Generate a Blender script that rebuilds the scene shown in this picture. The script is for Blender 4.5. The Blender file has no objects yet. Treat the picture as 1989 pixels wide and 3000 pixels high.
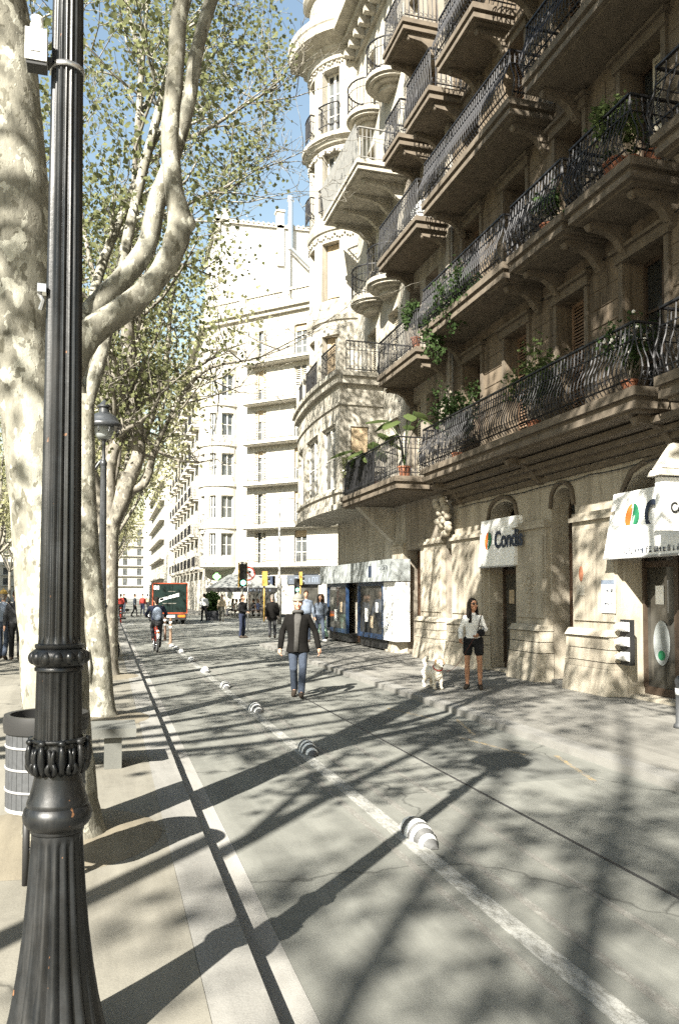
import bpy, bmesh, math, random
import numpy as np
from mathutils import Vector, Matrix
R_ = random.Random(7)
PI = math.pi
sc = bpy.context.scene
C = sc.collection

# ------------------------------------------------------------------ camera
PITCH = math.radians(2.195); YAW = math.radians(16.17)
cd = bpy.data.cameras.new('camera'); cam = bpy.data.objects.new('camera', cd); C.objects.link(cam)
cd.sensor_width = 36; cd.sensor_fit = 'AUTO'; cd.lens = 28.0
cd.shift_y = 0.0494; cd.clip_start = 0.05; cd.clip_end = 6000
cam.location = (0, 0, 1.78)
cam.rotation_euler = (PI/2 + PITCH, 0, -YAW)
sc.camera = cam

# ------------------------------------------------------------------ light
SUN_AZ = math.radians(41.9); SUN_EL = math.radians(37.4)      # light travels towards azimuth 41.9 deg right of the street
w = bpy.data.worlds.new('World'); sc.world = w; w.use_nodes = True
nt = w.node_tree; bg = nt.nodes['Background']
sky = nt.nodes.new('ShaderNodeTexSky'); sky.sky_type = 'NISHITA'; sky.sun_disc = False
sky.sun_elevation = SUN_EL; sky.sun_rotation = PI + SUN_AZ
sky.air_density = 1.8; sky.dust_density = 0.8; sky.ozone_density = 0.0
nt.links.new(sky.outputs[0], bg.inputs[0]); bg.inputs[1].default_value = 0.05
sl = bpy.data.lights.new('sun', 'SUN'); sl.energy = 5.0; sl.angle = math.radians(0.5); sl.color = (1.0, 0.95, 0.85)
so = bpy.data.objects.new('sun', sl); C.objects.link(so)
sd = Vector((math.sin(SUN_AZ)*math.cos(SUN_EL), math.cos(SUN_AZ)*math.cos(SUN_EL), -math.sin(SUN_EL)))
so.rotation_euler = sd.to_track_quat('-Z', 'Y').to_euler(); so.location = (-20, -25, 30)
vs = sc.view_settings
vs.view_transform = 'Standard'; vs.look = 'None'; vs.gamma = 1.0; vs.use_curve_mapping = False
vs.exposure = 2.15
sc.render.engine = 'CYCLES'
sc.cycles.use_denoising = False
sc.cycles.max_bounces = 5; sc.cycles.diffuse_bounces = 2; sc.cycles.transparent_max_bounces = 6

# ------------------------------------------------------------------ materials
def nodes(name):
    m = bpy.data.materials.new(name); m.use_nodes = True
    nt = m.node_tree; b = nt.nodes['Principled BSDF']
    return m, nt, b
def lk(nt, a, b): nt.links.new(a, b)
def tex(nt, kind, scale=5.0, detail=4.0, coord='pos', stretch=None, rough=0.55):
    if coord == 'pos':
        g = nt.nodes.new('ShaderNodeNewGeometry'); src = g.outputs['Position']
    else:
        g = nt.nodes.new('ShaderNodeTexCoord'); src = g.outputs['Object']
    if stretch:
        mp = nt.nodes.new('ShaderNodeMapping'); mp.inputs['Scale'].default_value = stretch
        lk(nt, src, mp.inputs[0]); src = mp.outputs[0]
    t = nt.nodes.new('ShaderNodeTexNoise' if kind == 'noise' else 'ShaderNodeTexVoronoi')
    t.inputs['Scale'].default_value = scale
    if kind == 'noise':
        t.inputs['Detail'].default_value = detail; t.inputs['Roughness'].default_value = rough
        out = t.outputs['Fac']
    else:
        out = t.outputs['Distance']
    lk(nt, src, t.inputs['Vector'])
    return out
def ramp(nt, fac, stops):
    r = nt.nodes.new('ShaderNodeValToRGB'); lk(nt, fac, r.inputs[0])
    e = r.color_ramp.elements
    while len(e) < len(stops): e.new(0.5)
    for i, (p, c) in enumerate(stops):
        e[i].position = p; e[i].color = (*c, 1) if not isinstance(c, (int, float)) else (c, c, c, 1)
    return r.outputs[0]
def mixc(nt, fac, a, b, mode='MIX'):
    m = nt.nodes.new('ShaderNodeMix'); m.data_type = 'RGBA'; m.blend_type = mode
    if isinstance(fac, (int, float)): m.inputs[0].default_value = fac
    else: lk(nt, fac, m.inputs[0])
    for i, v in ((6, a), (7, b)):
        if isinstance(v, tuple): m.inputs[i].default_value = (*v, 1)
        else: lk(nt, v, m.inputs[i])
    return m.outputs[2]
def bump(nt, b, h, strength, dist=0.01):
    n = nt.nodes.new('ShaderNodeBump'); n.inputs['Strength'].default_value = strength; n.inputs['Distance'].default_value = dist
    lk(nt, h, n.inputs['Height']); lk(nt, n.outputs[0], b.inputs['Normal'])
def mat(name, col, rough=0.7, var=0.25, scale=6.0, metal=0.0, bmp=0.0, coord='pos', spec=0.4, stretch=None):
    m, nt, b = nodes(name)
    n = tex(nt, 'noise', scale, 5, coord, stretch)
    c = ramp(nt, n, [(0.25, tuple(x*(1-var) for x in col)), (0.75, tuple(min(1, x*(1+var)) for x in col))])
    lk(nt, c, b.inputs['Base Color'])
    b.inputs['Roughness'].default_value = rough; b.inputs['Metallic'].default_value = metal
    b.inputs['Specular IOR Level'].default_value = spec
    if bmp: bump(nt, b, tex(nt, 'noise', scale*8, 4, coord), bmp)
    return m
M = {}
def stone_mat(name, c0, stain, stain_amt=0.55, soot=0.5):
    m, nt, b = nodes(name)
    n1 = tex(nt, 'noise', 3.0, 6)
    base = ramp(nt, n1, [(0.3, tuple(x*0.78 for x in c0)), (0.7, c0)])
    st = tex(nt, 'noise', 1.3, 7, 'pos', (3.0, 3.0, 0.28), 0.68)          # vertical weather streaks
    f = ramp(nt, st, [(0.46, 0.0), (0.74, stain_amt)])
    c = mixc(nt, f, base, stain)
    gr = tex(nt, 'noise', 60, 3)
    g2 = ramp(nt, gr, [(0.3, 0.80), (0.7, 1.0)])
    c = mixc(nt, 1.0, c, g2, 'MULTIPLY')
    lk(nt, c, b.inputs['Base Color']); b.inputs['Roughness'].default_value = 0.9; b.inputs['Specular IOR Level'].default_value = 0.15
    bump(nt, b, gr, 0.35, 0.006)
    return m
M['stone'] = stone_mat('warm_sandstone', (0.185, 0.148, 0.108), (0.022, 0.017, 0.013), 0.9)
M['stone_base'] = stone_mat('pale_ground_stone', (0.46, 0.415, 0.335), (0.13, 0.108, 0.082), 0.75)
M['stone_b'] = stone_mat('grey_render', (0.32, 0.285, 0.235), (0.075, 0.065, 0.052), 0.75)
M['stone_c'] = stone_mat('cream_render', (0.47, 0.44, 0.375), (0.17, 0.15, 0.12), 0.65)
M['stone_d'] = stone_mat('pale_cream_render', (0.52, 0.495, 0.43), (0.27, 0.24, 0.195), 0.55)
M['white_wall'] = stone_mat('white_render', (0.72, 0.71, 0.67), (0.5, 0.48, 0.43), 0.3)
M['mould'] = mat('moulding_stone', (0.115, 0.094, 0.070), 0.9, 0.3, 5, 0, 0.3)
M['iron'] = mat('wrought_iron', (0.018, 0.018, 0.02), 0.5, 0.3, 20, 0.3)
M['iron_grey'] = mat('grey_screen_iron', (0.22, 0.215, 0.20), 0.7, 0.2, 8)
M['lamp_iron'] = mat('black_lamp_paint', (0.008, 0.009, 0.010), 0.27, 0.5, 45, 0.0, 0.08, 'pos', 0.5)
def chipped(name, col, rust, rough):
    m, nt, b = nodes(name)
    n = tex(nt, 'noise', 18, 4); c = ramp(nt, n, [(0.3, tuple(x*0.6 for x in col)), (0.7, tuple(x*1.5 for x in col))])
    ch = tex(nt, 'noise', 30, 2.5, 'pos', (1, 1, 0.8), 0.4); f = ramp(nt, ch, [(0.745, 0.0), (0.76, 1.0)])
    dust = tex(nt, 'noise', 3, 6, 'pos', (4, 4, 0.4), 0.65)
    c = mixc(nt, ramp(nt, dust, [(0.5, 0.0), (0.75, 0.35)]), c, (0.06, 0.056, 0.05))
    c = mixc(nt, f, c, rust); lk(nt, c, b.inputs['Base Color'])
    lk(nt, ramp(nt, dust, [(0.4, rough), (0.7, rough+0.25)]), b.inputs['Roughness'])
    b.inputs['Specular IOR Level'].default_value = 0.5
    bump(nt, b, tex(nt, 'noise', 70, 4), 0.12, 0.004)
    return m
M['lamp_iron'] = chipped('chipped_black_lamp_paint', (0.008, 0.009, 0.010), (0.16, 0.08, 0.04), 0.30)
M['lamp2_iron'] = mat('grey_lamp_paint', (0.035, 0.038, 0.042), 0.35, 0.4, 30, 0.0, 0.05, 'pos', 0.6)
M['wood'] = mat('dark_brown_wood', (0.075, 0.042, 0.025), 0.6, 0.35, 6, 0, 0.1, 'pos', 0.4, (8, 8, 0.6))
M['shutter'] = mat('brown_shutter_wood', (0.17, 0.11, 0.07), 0.65, 0.3, 4, 0, 0.05, 'pos', 0.4, (6, 6, 0.6))
M['shutter_pale'] = mat('pale_shutter_wood', (0.42, 0.38, 0.30), 0.65, 0.25, 4)
M['frame_white'] = mat('white_window_paint', (0.62, 0.60, 0.54), 0.5, 0.12, 8)
M['frame_dark'] = mat('dark_window_paint', (0.05, 0.035, 0.025), 0.5, 0.3, 8)
M['white'] = mat('white_sign_panel', (0.78, 0.78, 0.76), 0.45, 0.06, 3)
M['chrome'] = mat('bright_steel', (0.62, 0.62, 0.62), 0.28, 0.1, 20, 0.9)
M['grey_plastic'] = mat('grey_plastic', (0.30, 0.30, 0.30), 0.5, 0.1, 20)
M['rubber'] = mat('black_rubber', (0.016, 0.016, 0.017), 0.8, 0.3, 30)
M['terracotta'] = mat('terracotta', (0.24, 0.095, 0.05), 0.8, 0.25, 12, 0, 0.2)
M['orange'] = mat('orange_print', (0.72, 0.16, 0.035), 0.5, 0.08, 5)
M['green_print'] = mat('green_print', (0.02, 0.16, 0.075), 0.5, 0.1, 5)
M['navy_print'] = mat('navy_print', (0.025, 0.035, 0.06), 0.5, 0.1, 5)
M['black_print'] = mat('black_print', (0.02, 0.02, 0.02), 0.5, 0.1, 5)
M['blue_frame'] = mat('blue_painted_aluminium', (0.016, 0.035, 0.08), 0.4, 0.25, 6)
M['red'] = mat('red_paint', (0.50, 0.05, 0.025), 0.4, 0.2, 10)
M['yellow'] = mat('yellow_paint', (0.38, 0.25, 0.06), 0.5, 0.12, 10)
M['awning_grey'] = mat('grey_awning_cloth', (0.15, 0.155, 0.15), 0.85, 0.2, 6)
M['awning_cream'] = mat('cream_awning_cloth', (0.60, 0.56, 0.48), 0.85, 0.1, 4)
M['fascia'] = mat('weathered_fascia', (0.27, 0.29, 0.29), 0.6, 0.35, 3, 0, 0.05, 'pos', 0.3, (2, 2, 0.8))
M['blind'] = mat('woven_roller_blind', (0.40, 0.31, 0.20), 0.8, 0.2, 20)
M['bin_grey'] = mat('perforated_grey_steel', (0.065, 0.068, 0.072), 0.5, 0.2, 40, 0.2)
M['truck_green'] = mat('dark_green_truck_panel', (0.005, 0.014, 0.012), 0.4, 0.4, 2)
M['amber'] = mat('amber_lens', (0.65, 0.16, 0.02), 0.3, 0.1, 10)
def glass_mat(name, col, rough=0.08):
    m, nt, b = nodes(name)
    n = tex(nt, 'noise', 1.2, 3)
    c = ramp(nt, n, [(0.35, tuple(x*0.5 for x in col)), (0.7, tuple(x*1.5 for x in col))])
    lk(nt, c, b.inputs['Base Color']); b.inputs['Roughness'].default_value = rough
    b.inputs['Specular IOR Level'].default_value = 0.7
    return m
M['glass'] = glass_mat('dark_window_glass', (0.025, 0.027, 0.026))
M['glass_shop'] = glass_mat('shop_glass', (0.05, 0.048, 0.042), 0.05)
M['glass_far'] = glass_mat('far_window_glass', (0.07, 0.075, 0.075), 0.12)
def emit(name, col, s):
    m, nt, b = nodes(name)
    b.inputs['Base Color'].default_value = (*col, 1); b.inputs['Emission Color'].default_value = (*col, 1); b.inputs['Emission Strength'].default_value = s
    return m
M['green_lit'] = emit('lit_green_lens', (0.25, 0.85, 0.55), 0.9)
M['cross_lit'] = emit('lit_pharmacy_green', (0.30, 0.80, 0.25), 0.8)
M['lens_off'] = mat('unlit_signal_lens', (0.02, 0.02, 0.018), 0.3, 0.2, 10)

def asphalt(name, a, b_, cracks=0.0, seed=0.0):
    m, nt, b = nodes(name)
    big = tex(nt, 'noise', 0.45, 6)
    fine = tex(nt, 'noise', 120, 2)
    mid = tex(nt, 'noise', 5, 8, 'pos', None, 0.7)
    c = ramp(nt, big, [(0.32, a), (0.68, b_)])
    c = mixc(nt, 1.0, c, ramp(nt, mid, [(0.3, 0.80), (0.7, 1.0)]), 'MULTIPLY')
    c = mixc(nt, 1.0, c, ramp(nt, fine, [(0.3, 0.80), (0.65, 1.0)]), 'MULTIPLY')
    wear = tex(nt, 'noise', 1.2, 6, 'pos', (2.2, 0.22, 1), 0.65)                 # long worn streaks along the street
    c = mixc(nt, ramp(nt, wear, [(0.42, 0.0), (0.66, 0.5)]), c, tuple(x*1.28 for x in b_))
    sp = tex(nt, 'noise', 2.2, 3)
    c = mixc(nt, ramp(nt, sp, [(0.66, 0.0), (0.74, 0.5)]), c, tuple(x*0.45 for x in a))   # oil and gum spots
    if cracks:
        g = nt.nodes.new('ShaderNodeNewGeometry'); nn = nt.nodes.new('ShaderNodeTexNoise'); nn.inputs['Scale'].default_value = 1.4; nn.inputs['Detail'].default_value = 6
        lk(nt, g.outputs['Position'], nn.inputs['Vector'])
        ad = nt.nodes.new('ShaderNodeMix'); ad.data_type = 'RGBA'; ad.blend_type = 'LINEAR_LIGHT'; ad.inputs[0].default_value = 0.35
        lk(nt, g.outputs['Position'], ad.inputs[6]); lk(nt, nn.outputs['Color'], ad.inputs[7])
        v = nt.nodes.new('ShaderNodeTexVoronoi'); v.feature = 'DISTANCE_TO_EDGE'; v.inputs['Scale'].default_value = cracks
        lk(nt, ad.outputs[2], v.inputs['Vector'])
        c = mixc(nt, ramp(nt, v.outputs['Distance'], [(0.0, 0.75), (0.006, 0.0)]), c, tuple(x*0.3 for x in a))
    lk(nt, c, b.inputs['Base Color']); b.inputs['Roughness'].default_value = 0.85; b.inputs['Specular IOR Level'].default_value = 0.3
    bump(nt, b, fine, 0.35, 0.004)
    return m
M['asphalt'] = asphalt('worn_asphalt', (0.132, 0.134, 0.120), (0.166, 0.167, 0.150), 0.35)
M['truck_orange'] = mat('orange_truck_frame', (0.26, 0.05, 0.02), 0.45, 0.15, 8)
M['earth'] = asphalt('tree_pit_earth', (0.135, 0.118, 0.088), (0.19, 0.168, 0.125))
M['patch'] = asphalt('newer_asphalt', (0.105, 0.107, 0.098), (0.13, 0.132, 0.12))
M['tar'] = mat('tar_seam', (0.03, 0.03, 0.03), 0.6, 0.3, 10)
M['ground'] = asphalt('city_ground', (0.14, 0.135, 0.12), (0.17, 0.16, 0.15))
M['walk_left'] = asphalt('promenade_paving', (0.152, 0.143, 0.118), (0.19, 0.18, 0.152), 0.3)
M['walk_right'] = asphalt('pavement_tile', (0.15, 0.145, 0.13), (0.185, 0.178, 0.16))
M['granite'] = asphalt('granite_kerb', (0.18, 0.176, 0.163), (0.21, 0.205, 0.19))
M['gutter'] = asphalt('pale_gutter_concrete', (0.225, 0.22, 0.203), (0.265, 0.258, 0.24))
def paint(name, col, under, thr=0.5):
    m, nt, b = nodes(name)
    n = tex(nt, 'noise', 9, 8, 'pos', (3, 1, 1), 0.75)
    f = ramp(nt, n, [(thr-0.10, 0.0), (thr+0.06, 1.0)])
    fine = tex(nt, 'noise', 130, 2)
    c = mixc(nt, f, col, under)
    c = mixc(nt, 1.0, c, ramp(nt, fine, [(0.3, 0.65), (0.6, 1.0)]), 'MULTIPLY')
    lk(nt, c, b.inputs['Base Color']); b.inputs['Roughness'].default_value = 0.8
    return m
M['line_white'] = paint('worn_white_road_paint', (0.30, 0.30, 0.28), (0.17, 0.168, 0.15), 0.54)
M['line_faint'] = paint('faded_white_road_paint', (0.22, 0.22, 0.20), (0.15, 0.145, 0.13), 0.44)
M['line_yellow'] = paint('faded_yellow_road_paint', (0.34, 0.24, 0.09), (0.155, 0.15, 0.135), 0.47)
def bark_mat(name, dark, mid, pale, thr=0.60):
    m, nt, b = nodes(name)
    n = tex(nt, 'noise', 5.0, 5, 'pos', (1, 1, 0.6), 0.6)                         # old and fresh bark plates with crisp edges
    c = ramp(nt, n, [(0.34, dark), (0.365, mid), (0.55, mid), (0.575, tuple((x+y)/2 for x, y in zip(mid, pale)))])
    v = tex(nt, 'noise', 10.0, 3.0, 'pos', (1, 1, 0.7), 0.45)
    c = mixc(nt, ramp(nt, v, [(thr, 0.0), (thr+0.012, 1.0)]), c, pale)
    v2 = tex(nt, 'noise', 15.0, 3.0, 'pos', (1, 1, 0.6), 0.5)
    c = mixc(nt, ramp(nt, v2, [(0.62, 0.0), (0.635, 0.8)]), c, dark)
    f = tex(nt, 'noise', 34, 6, 'pos', (1, 1, 0.35), 0.7)
    c = mixc(nt, 1.0, c, ramp(nt, f, [(0.3, 0.60), (0.65, 1.0)]), 'MULTIPLY')
    lk(nt, c, b.inputs['Base Color']); b.inputs['Roughness'].default_value = 0.85; b.inputs['Specular IOR Level'].default_value = 0.2
    bump(nt, b, mixc(nt, 0.5, ramp(nt, n, [(0.41, 0.0), (0.43, 0.5), (0.56, 0.5), (0.58, 1.0)]), f), 0.7, 0.012)
    return m
M['bark'] = bark_mat('plane_tree_bark', (0.115, 0.108, 0.08), (0.23, 0.22, 0.18), (0.45, 0.44, 0.37), 0.58)
M['bark_far'] = bark_mat('dark_plane_bark', (0.10, 0.09, 0.07), (0.19, 0.175, 0.145), (0.36, 0.34, 0.28), 0.60)
def leaf_mat(name, a, b_):
    m, nt, b = nodes(name)
    n = tex(nt, 'noise', 1.1, 3)
    n2 = tex(nt, 'noise', 25, 2)
    c = mixc(nt, ramp(nt, n2, [(0.35, 0.0), (0.65, 1.0)]), ramp(nt, n, [(0.3, a), (0.7, b_)]), tuple((x+y)*0.6 for x, y in zip(a, b_)))
    tr = nt.nodes.new('ShaderNodeBsdfTranslucent'); df = nt.nodes.new('ShaderNodeBsdfDiffuse')
    lk(nt, c, tr.inputs[0]); lk(nt, c, df.inputs[0])
    mx = nt.nodes.new('ShaderNodeMixShader'); mx.inputs[0].default_value = 0.45
    lk(nt, df.outputs[0], mx.inputs[1]); lk(nt, tr.outputs[0], mx.inputs[2])
    lk(nt, mx.outputs[0], nt.nodes['Material Output'].inputs[0])
    return m
M['leaf'] = leaf_mat('spring_plane_leaves', (0.125, 0.14, 0.062), (0.19, 0.20, 0.105))
M['leaf_mid'] = leaf_mat('mid_green_pot_leaves', (0.06, 0.085, 0.03), (0.10, 0.125, 0.05))
M['leaf_dark'] = leaf_mat('dark_pot_leaves', (0.03, 0.055, 0.02), (0.06, 0.09, 0.035))
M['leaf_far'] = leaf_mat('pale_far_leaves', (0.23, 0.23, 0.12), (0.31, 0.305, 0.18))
M['flower'] = mat('white_petals', (0.7, 0.68, 0.62), 0.8, 0.1, 5)
M['pink'] = mat('pink_petals', (0.6, 0.2, 0.16), 0.8, 0.1, 5)
def cloth(name, col, var=0.25): return mat(name, col, 0.9, var, 25, 0, 0.15, 'obj', 0.15)
M['skin'] = mat('skin', (0.46, 0.27, 0.18), 0.55, 0.1, 12, 0, 0, 'obj', 0.35)
M['skin_tan'] = mat('tanned_skin', (0.33, 0.17, 0.10), 0.5, 0.12, 12, 0, 0, 'obj', 0.35)
for k, c in dict(leadbrown=(0.11, 0.045, 0.035), black=(0.014, 0.014, 0.015), coat=(0.005, 0.0045, 0.004), denim=(0.04, 0.05, 0.07), greyknit=(0.16, 0.155, 0.135), fleece=(0.06, 0.058, 0.055), whiteshirt=(0.62, 0.62, 0.60), slate=(0.075, 0.085, 0.10),
                 navy=(0.02, 0.025, 0.045), charcoal=(0.045, 0.046, 0.05), mint=(0.30, 0.46, 0.36), beige=(0.38, 0.31, 0.22), blueGrey=(0.16, 0.19, 0.24), redcloth=(0.34, 0.05, 0.04), brownhair=(0.045, 0.026, 0.015), darkhair=(0.015, 0.012, 0.01), greyhair=(0.20, 0.18, 0.16), shoe=(0.035, 0.028, 0.022), dogfur=(0.62, 0.57, 0.48), dogbrown=(0.33, 0.22, 0.12)).items():
    M[k] = cloth(k + '_cloth', c)

# ------------------------------------------------------------------ mesh helpers
OFF = {}
class MB:
    def __init__(s): s.v = []; s.f = []
    def add(s, vs_, fs):
        n = len(s.v); s.v += [tuple(p) for p in vs_]; s.f += [tuple(i+n for i in f) for f in fs]
    def box(s, x0, x1, y0, y1, z0, z1):
        s.add([(x0,y0,z0),(x1,y0,z0),(x1,y1,z0),(x0,y1,z0),(x0,y0,z1),(x1,y0,z1),(x1,y1,z1),(x0,y1,z1)],
              [(0,3,2,1),(4,5,6,7),(0,1,5,4),(1,2,6,5),(2,3,7,6),(3,0,4,7)])
    def hexa(s, p): s.add(p, [(0,3,2,1),(4,5,6,7),(0,1,5,4),(1,2,6,5),(2,3,7,6),(3,0,4,7)])
    def bar(s, a, b, w, h=None, up=(0,0,1)):
        a = Vector(a); b = Vector(b); d = (b-a).normalized(); u = Vector(up)
        if abs(d.dot(u)) > 0.95: u = Vector((1,0,0))
        x = d.cross(u).normalized(); y = x.cross(d); h = h or w
        x *= w/2; y *= h/2
        s.hexa([a-x-y, a+x-y, b+x-y, b-x-y, a-x+y, a+x+y, b+x+y, b-x+y])
    def tube(s, path, radii, n=8, cap=True, sq=(1,1)):
        P = [Vector(p) for p in path]
        if isinstance(radii, (int, float)): radii = [radii]*len(P)
        base = len(s.v); ref = None
        for i, p in enumerate(P):
            d = (P[min(i+1, len(P)-1)] - P[max(i-1, 0)])
            d = d.normalized() if d.length > 1e-9 else Vector((0,0,1))
            if ref is None:
                ref = Vector((1,0,0)) if abs(d.x) < 0.8 else Vector((0,1,0))
            x = (ref - d*ref.dot(d)).normalized(); y = d.cross(x); ref = x
            for k in range(n):
                a = 2*PI*k/n
                s.v.append(tuple(p + x*(math.cos(a)*radii[i]*sq[0]) + y*(math.sin(a)*radii[i]*sq[1])))
        for i in range(len(P)-1):
            for k in range(n):
                a = base+i*n+k; b = base+i*n+(k+1) % n
                s.f.append((a, b, b+n, a+n))
        if cap:
            s.f.append(tuple(base+k for k in reversed(range(n))))
            s.f.append(tuple(base+(len(P)-1)*n+k for k in range(n)))
    def lathe(s, prof, n=16, c=(0,0), flute=None, a0=0.0, a1=2*PI):
        """prof: (r, z[, fluted]); flute=(count, depth)"""
        base = len(s.v); full = abs(a1-a0-2*PI) < 1e-6; m = n if full else n+1
        for pr in prof:
            r, z = pr[0], pr[1]; fl = pr[2] if len(pr) > 2 else 0
            for k in range(m):
                a = a0+(a1-a0)*k/n; rr = r
                if fl and flute: rr = r*(1 - flute[1]*fl*abs(math.cos(a*flute[0]/2))**2.2)
                s.v.append((c[0]+rr*math.cos(a), c[1]+rr*math.sin(a), z))
        for i in range(len(prof)-1):
            for k in range(n if full else n):
                a = base+i*m+k; b = base+i*m+((k+1) % m if full else k+1)
                s.f.append((a, b, b+m, a+m))
        if full:
            s.f.append(tuple(base+k for k in reversed(range(m)))); s.f.append(tuple(base+(len(prof)-1)*m+k for k in range(m)))
    def ball(s, c, r, nu=10, nv=7, rot=None):
        if isinstance(r, (int, float)): r = (r, r, r)
        base = len(s.v); c = Vector(c)
        def P(v):
            v = Vector(v)
            if rot is not None: v = rot @ v
            return tuple(c+v)
        s.v.append(P((0,0,-r[2])))
        for j in range(1, nv):
            t = -PI/2 + PI*j/nv
            for k in range(nu):
                a = 2*PI*k/nu
                s.v.append(P((r[0]*math.cos(t)*math.cos(a), r[1]*math.cos(t)*math.sin(a), r[2]*math.sin(t))))
        s.v.append(P((0,0,r[2]))); top = len(s.v)-1
        for k in range(nu):
            s.f.append((base, base+1+(k+1) % nu, base+1+k))
            s.f.append((top, base+1+(nv-2)*nu+k, base+1+(nv-2)*nu+(k+1) % nu))
        for j in range(nv-2):
            for k in range(nu):
                a = base+1+j*nu+k; b = base+1+j*nu+(k+1) % nu
                s.f.append((a, b, b+nu, a+nu))
    def caps(s, p, q, r0, r1, n=10):
        p = Vector(p); q = Vector(q); d = q-p; L = d.length
        d = d/L if L > 1e-6 else Vector((0,0,1))
        path = []; rad = []
        for a in (-80, -50, -20): path.append(p + d*(r0*math.sin(math.radians(a)))); rad.append(r0*math.cos(math.radians(a)))
        for a in (20, 50, 80): path.append(q + d*(r1*math.sin(math.radians(a)))); rad.append(r1*math.cos(math.radians(a)))
        s.tube(path, rad, n)
    def prism(s, poly, z0, z1):
        n = len(poly); b = len(s.v)
        s.v += [(x, y, z0) for x, y in poly] + [(x, y, z1) for x, y in poly]
        s.f.append(tuple(b+i for i in reversed(range(n)))); s.f.append(tuple(b+n+i for i in range(n)))
        for i in range(n):
            j = (i+1) % n; s.f.append((b+i, b+j, b+n+j, b+n+i))
    def torus(s, c, axis, R, r, n=20, m=6):
        axis = Vector(axis).normalized(); u = Vector((0,0,1)) if abs(axis.z) < 0.9 else Vector((1,0,0))
        x = axis.cross(u).normalized(); y = axis.cross(x); c = Vector(c); b = len(s.v)
        for i in range(n):
            a = 2*PI*i/n; d = x*math.cos(a)+y*math.sin(a)
            for j in range(m):
                t = 2*PI*j/m; s.v.append(tuple(c + d*(R+r*math.cos(t)) + axis*(r*math.sin(t))))
        for i in range(n):
            for j in range(m):
                s.f.append((b+i*m+j, b+((i+1) % n)*m+j, b+((i+1) % n)*m+(j+1) % m, b+i*m+(j+1) % m))
    def build(s, name, mtl, parent=None, smooth=False, world=True, mods=None, local_of=None):
        me = bpy.data.meshes.new(name)
        V = s.v
        off = OFF.get(parent.name, (0,0,0)) if (parent is not None and world) else (0,0,0)
        if off != (0,0,0): V = [(x-off[0], y-off[1], z-off[2]) for x, y, z in V]
        me.from_pydata(V, [], s.f); me.update()
        if smooth: me.polygons.foreach_set('use_smooth', [True]*len(me.polygons))
        me.materials.append(M[mtl] if isinstance(mtl, str) else mtl)
        o = bpy.data.objects.new(name, me); C.objects.link(o)
        if parent is not None: o.parent = parent; OFF[o.name] = off
        return o
def tag(o, label=None, cat=None, group=None, kind=None):
    for k, v in (('label', label), ('category', cat), ('group', group), ('kind', kind)):
        if v: o[k] = v
    return o
def thing(name, label, cat, loc=(0,0,0), rz=0.0, group=None):
    o = bpy.data.objects.new(name, None); C.objects.link(o); o.location = loc; o.rotation_euler = (0,0,rz)
    o.empty_display_size = 0.2
    OFF[o.name] = tuple(loc)
    return tag(o, label, cat, group)
def dup(root, loc, rz=0.0, label=None, scale=None):
    r = root.copy(); C.objects.link(r); r.location = loc; r.rotation_euler = (0,0,rz)
    if scale: r.scale = (scale, scale, scale)
    if label: r['label'] = label
    for ch in list(root.children):
        c = ch.copy(); C.objects.link(c); c.parent = r
        for g in ch.children:
            d = g.copy(); C.objects.link(d); d.parent = c
    return r
def struct(name, mb, m): return tag(mb.build(name, m), None, None, None, 'structure')
def auto_smooth(o, ang=0.6):
    o.data.polygons.foreach_set('use_smooth', [True]*len(o.data.polygons))
    try: o.data.set_sharp_from_angle(angle=ang)
    except Exception: pass
    return o

class Plane:                       # a facade: u along it, w inwards, z up
    def __init__(s, O, U, N): s.O = O; s.U = U; s.N = N
    def p(s, u, w, z): return (s.O[0]+s.U[0]*u+s.N[0]*w, s.O[1]+s.U[1]*u+s.N[1]*w, z)
class Round:                       # a round tower: u = angle in radians, w inwards
    def __init__(s, c, R): s.c = c; s.R = R
    def p(s, u, w, z): return (s.c[0]-(s.R-w)*math.sin(u), s.c[1]-(s.R-w)*math.cos(u), z)
def fbox(mb, F, u0, u1, w0, w1, z0, z1):
    mb.hexa([F.p(u0,w0,z0), F.p(u1,w0,z0), F.p(u1,w1,z0), F.p(u0,w1,z0), F.p(u0,w0,z1), F.p(u1,w0,z1), F.p(u1,w1,z1), F.p(u0,w1,z1)])
def wall_grid(mb, F, u0, u1, z0, z1, depth, openings, ustep=None):
    us = {u0, u1}; zs = {z0, z1}
    for a, b, c, d in openings:
        us |= {max(a,u0), min(b,u1)}; zs |= {max(c,z0), min(d,z1)}
    if ustep:
        n = max(1, int(round((u1-u0)/ustep)))
        for i in range(1, n):
            x = u0+(u1-u0)*i/n
            if all(abs(x-y) > ustep*0.25 for y in us): us.add(x)
    us = sorted(us); zs = sorted(zs)
    def solid(i, j):
        if i < 0 or j < 0 or i >= len(us)-1 or j >= len(zs)-1: return False
        cu = (us[i]+us[i+1])/2; cz = (zs[j]+zs[j+1])/2
        return not any(a < cu < b and c < cz < d for a, b, c, d in openings)
    for i in range(len(us)-1):
        for j in range(len(zs)-1):
            if not solid(i, j): continue
            a, b, c, d = us[i], us[i+1], zs[j], zs[j+1]
            def q(*pts): mb.add([F.p(*x) for x in pts], [(0,1,2,3)])
            q((a,0,c),(b,0,c),(b,0,d),(a,0,d)); q((a,depth,c),(a,depth,d),(b,depth,d),(b,depth,c))
            if not solid(i-1,j): q((a,0,c),(a,0,d),(a,depth,d),(a,depth,c))
            if not solid(i+1,j): q((b,0,c),(b,depth,c),(b,depth,d),(b,0,d))
            if not solid(i,j-1): q((a,0,c),(a,depth,c),(b,depth,c),(b,0,c))
            if not solid(i,j+1): q((a,0,d),(b,0,d),(b,depth,d),(a,depth,d))
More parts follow.
